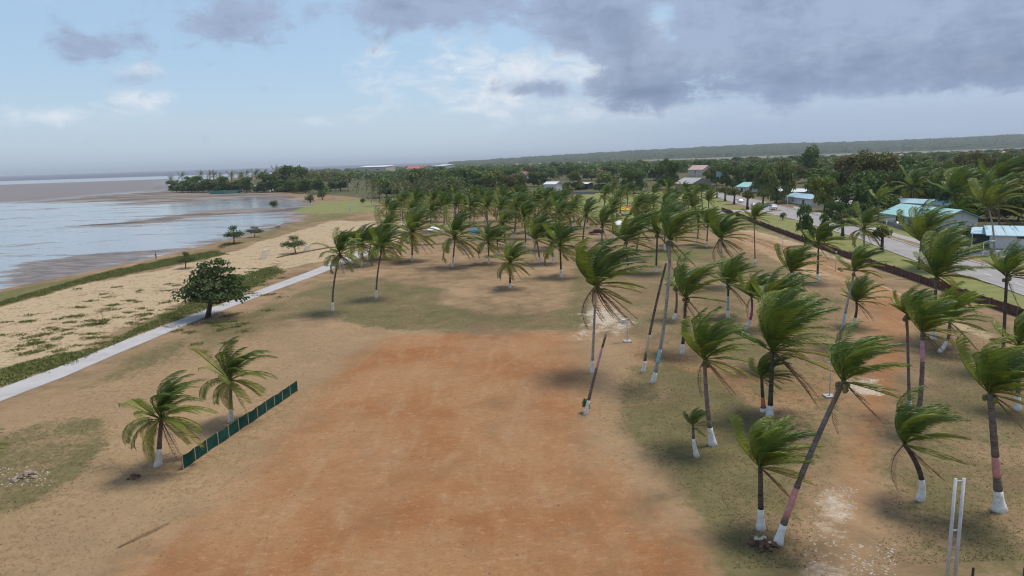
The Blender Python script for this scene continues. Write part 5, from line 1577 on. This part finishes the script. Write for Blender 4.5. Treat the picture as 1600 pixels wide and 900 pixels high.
def chips(name, label, cat, n, sizes, mat, sampler, flat=0.4, seed=1):
    """scattered small bits lying on the ground: one mesh"""
    rg = np.random.default_rng(seed); v, f = [], []
    pts = sampler(rg, n)
    for x, y in pts:
        s = rg.uniform(*sizes); a = rg.uniform(0, 6.28); z = gh(x, y); e = rg.uniform(.3, 1)
        ca, sa = math.cos(a), math.sin(a); b = len(v)
        for px, py, pz in ((-1, -e, 0), (1, -e * .7, 0), (1.1, e, 0), (-.8, e, 0), (0, 0, flat)):
            v.append((x + s * (px * ca - py * sa), y + s * (px * sa + py * ca), z + s * pz + (0.0 if pz else -.01)))
        f += [(b, b + 1, b + 4), (b + 1, b + 2, b + 4), (b + 2, b + 3, b + 4), (b + 3, b, b + 4)]
    tag(link(name, mesh(name, v, f, mat)), label, cat, kind='stuff')

def sample_px(boxes):
    def fn(rg, n):
        o = []
        while len(o) < n:
            x0, y0, x1, y1 = boxes[rg.integers(len(boxes))]
            g = gnd(rg.uniform(x0, x1), rg.uniform(y0, y1)); o.append((g.x, g.y))
        return o
    return fn
def sample_mask(names, thr, x0, x1, y0, y1, power=1.5):
    def fn(rg, n):
        o = []
        while len(o) < n:
            pts = np.stack([rg.uniform(x0, x1, 4000), y0 + (y1 - y0) * rg.random(4000) ** power], 1)
            mv = np.maximum.reduce([mask_at(k, pts) for k in names])
            ok = pts[(mv > thr) & (rg.random(4000) < mv)]
            o += [tuple(q) for q in ok]
        return o[:n]
    return fn
chips('leaf_litter', 'dry dark leaf litter scattered over the field', 'litter', 900, (.02, .12), M['litter'], sample_mask(['speck', 'grass', 'red'], .2, -60, 60, 36, 130), .3, 1)
chips('white_pebbles', 'pale stones and shell bits on the track', 'stones', 900, (.03, .10), M['stone'],
      sample_px([(1255, 790, 1335, 899), (1290, 760, 1340, 800), (1315, 590, 1380, 615), (930, 470, 980, 540), (1330, 850, 1400, 899), (0, 730, 80, 760)]), .5, 2)

def tufts(name, label, n, hrange, mat, sampler, seed, blades=4, spread=.5):
    rg = np.random.default_rng(seed); v, f = [], []
    for x, y in sampler(rg, n):
        z = gh(x, y) - 0.01
        for k in range(blades):
            a = rg.uniform(0, 6.28); h = rg.uniform(*hrange); l = h * rg.uniform(.2, .9) + .03
            bx, by = x + rg.normal(0, spread * h), y + rg.normal(0, spread * h)
            w = h * .22 + .015
            b = len(v)
            v += [(bx - math.sin(a) * w, by + math.cos(a) * w, z), (bx + math.sin(a) * w, by - math.cos(a) * w, z), (bx + math.cos(a) * l + .3 * h, by + math.sin(a) * l, z + h)]
            f.append((b, b + 1, b + 2))
    tag(link(name, mesh(name, v, f, M[mat])), label, 'grass', kind='stuff')
tufts('grass', 'short dry olive grass under the palms', 26000, (.025, .07), 'grass_blade', sample_mask(['grass'], .35, -60, 60, 36, 110), 3)
tufts('dry_grass', 'tufts of straw grass beside the bare field', 8000, (.02, .07), 'straw', sample_mask(['speck'], .4, -60, 30, 36, 100), 6)
tufts('beach_creeper', 'green creeper growing on the sand strip by the path', 9000, (.10, .32), 'creeper', sample_mask(['green'], .45, -95, 0, 55, 220, 1.2), 4, 5, 1.0)
def sand_clumps(rg, n):
    o = []
    cen = sample_px([(170, 470, 380, 520), (20, 480, 380, 540), (100, 440, 420, 500), (300, 420, 440, 470), (0, 500, 160, 560)])(rg, 150)
    for k in range(n):
        c = cen[rg.integers(len(cen))]; o.append((c[0] + rg.normal(0, .55), c[1] + rg.normal(0, .45)))
    return o
tufts('sand_plants', 'clumps of low plants dotted over the sand', 5200, (.08, .28), 'creeper', sand_clumps, 5, 4, 1.0)

# fallen dead fronds
for px, py, rz, lab in [(1160, 694, .2, 'dry fallen frond right of the palm with the bulbous base'), (605, 487, .6, 'dry fallen frond on the grass left of the field'),
                        (182, 858, 1.0, 'dry fallen frond on straw grass at lower left'), (1395, 437, 0.1, 'dry fallen frond beside the dirt track')]:
    b = gnd(px, py); b.z = gh(b.x, b.y) + .03
    v, f = frond_geo(random.Random(int(px)), 0, 0.03, 3.4, 0.0, 0.03, 24, .5, .03)
    v = [Vector((q.x, q.y, max(.0, q.z * .25) + .02)) for q in v]
    o = link('fallen_frond', mesh('fallen_frond', v, f, M['frond_dead']), None, b, (0, 0, rz)); tag(o, lab, 'palm frond', 'dry fronds lying on the ground')

# ------------------------------------------------------------------ person on the beach
def person(px, py, label, heading):
    b = gnd(px, py); b.z = gh(b.x, b.y)
    root = empty('person', b, heading, label, 'person')
    J = [(0, 0, .95), (0, 0, 1.18), (0, 0, 1.42), (0, 0.01, 1.52), (0, .02, 1.64), (0, .02, 1.74),
         (-.10, 0, .90), (-.12, .12, .50), (-.12, .05, .07), (-.12, .20, .03),
         (.10, 0, .90), (.12, -.04, .50), (.12, -.24, .10), (.12, -.12, .04),
         (-.19, 0, 1.40), (-.25, -.08, 1.13), (-.24, .02, .88), (-.24, .06, .80),
         (.19, 0, 1.40), (.25, .06, 1.13), (.24, .16, .90), (.24, .20, .83)]
    E = [(0, 1), (1, 2), (2, 3), (3, 4), (4, 5), (0, 6), (6, 7), (7, 8), (8, 9), (0, 10), (10, 11), (11, 12), (12, 13), (2, 14), (14, 15), (15, 16), (16, 17), (2, 18), (18, 19), (19, 20), (20, 21)]
    rad = [.13, .13, .14, .055, .095, .07, .085, .06, .045, .035, .085, .06, .045, .035, .06, .042, .032, .03, .06, .042, .032, .03]
    me = bpy.data.meshes.new('body'); me.from_pydata(J, E, [])
    o = link('body', me, root); me.materials.append(M['skin'])
    sk = o.modifiers.new('skin', 'SKIN')
    for i, r in enumerate(rad): me.skin_vertices[0].data[i].radius = (r, r)
    me.skin_vertices[0].data[0].use_root = True
    o.modifiers.new('sub', 'SUBSURF').levels = 1
    o.modifiers['sub'].render_levels = 1
    sh = MB(); sh.tube([(0, 0, .92), (0, 0, 1.15), (0, 0, 1.38), (0, 0, 1.48)], [.17, .165, .185, .07], 12)
    for s, yy in ((-1, -.05), (1, .04)): sh.tube([(s * .15, 0, 1.40), (s * .235, yy, 1.18)], [.085, .065], 8)
    sh.build('shirt', M['shirt_red'], root, smooth=True)
    st = MB(); st.tube([(0, 0, .98), (0, 0, .86)], [.165, .18], 12)
    st.tube([(-.10, .01, .88), (-.12, .11, .52)], [.11, .085], 8); st.tube([(.10, 0, .88), (.12, -.03, .52)], [.11, .085], 8)
    st.build('shorts', M['shorts'], root, smooth=True)
    hr = MB(); hr.raw([(x * .055, y * .06 - .005, z * .045 + 1.72) for x, y, z in ico], icf); hr.build('hair', M['hair'], root, smooth=True)
person(244, 405, 'person in a red shirt walking on the beach grass edge', R(-60))

# ------------------------------------------------------------------ air
hz = MB().box((0, 15000, 60), (64000, 46000, 124.0)).build('haze', None)
hm = bpy.data.materials.new('haze'); hm.use_nodes = True
HN = NT(hm.node_tree)
ho = HN.n('ShaderNodeOutputMaterial'); hv = HN.n('ShaderNodeVolumePrincipled')
hv.inputs['Color'].default_value = (0.80, 0.87, 0.96, 1)
hv.inputs['Density'].default_value = 0.00008
hv.inputs['Anisotropy'].default_value = 0.0
HN.link(hv.outputs[0], ho.inputs['Volume'])
hz.data.materials.append(hm)
tag(hz, 'thin pale haze filling the air', 'haze', kind='stuff')
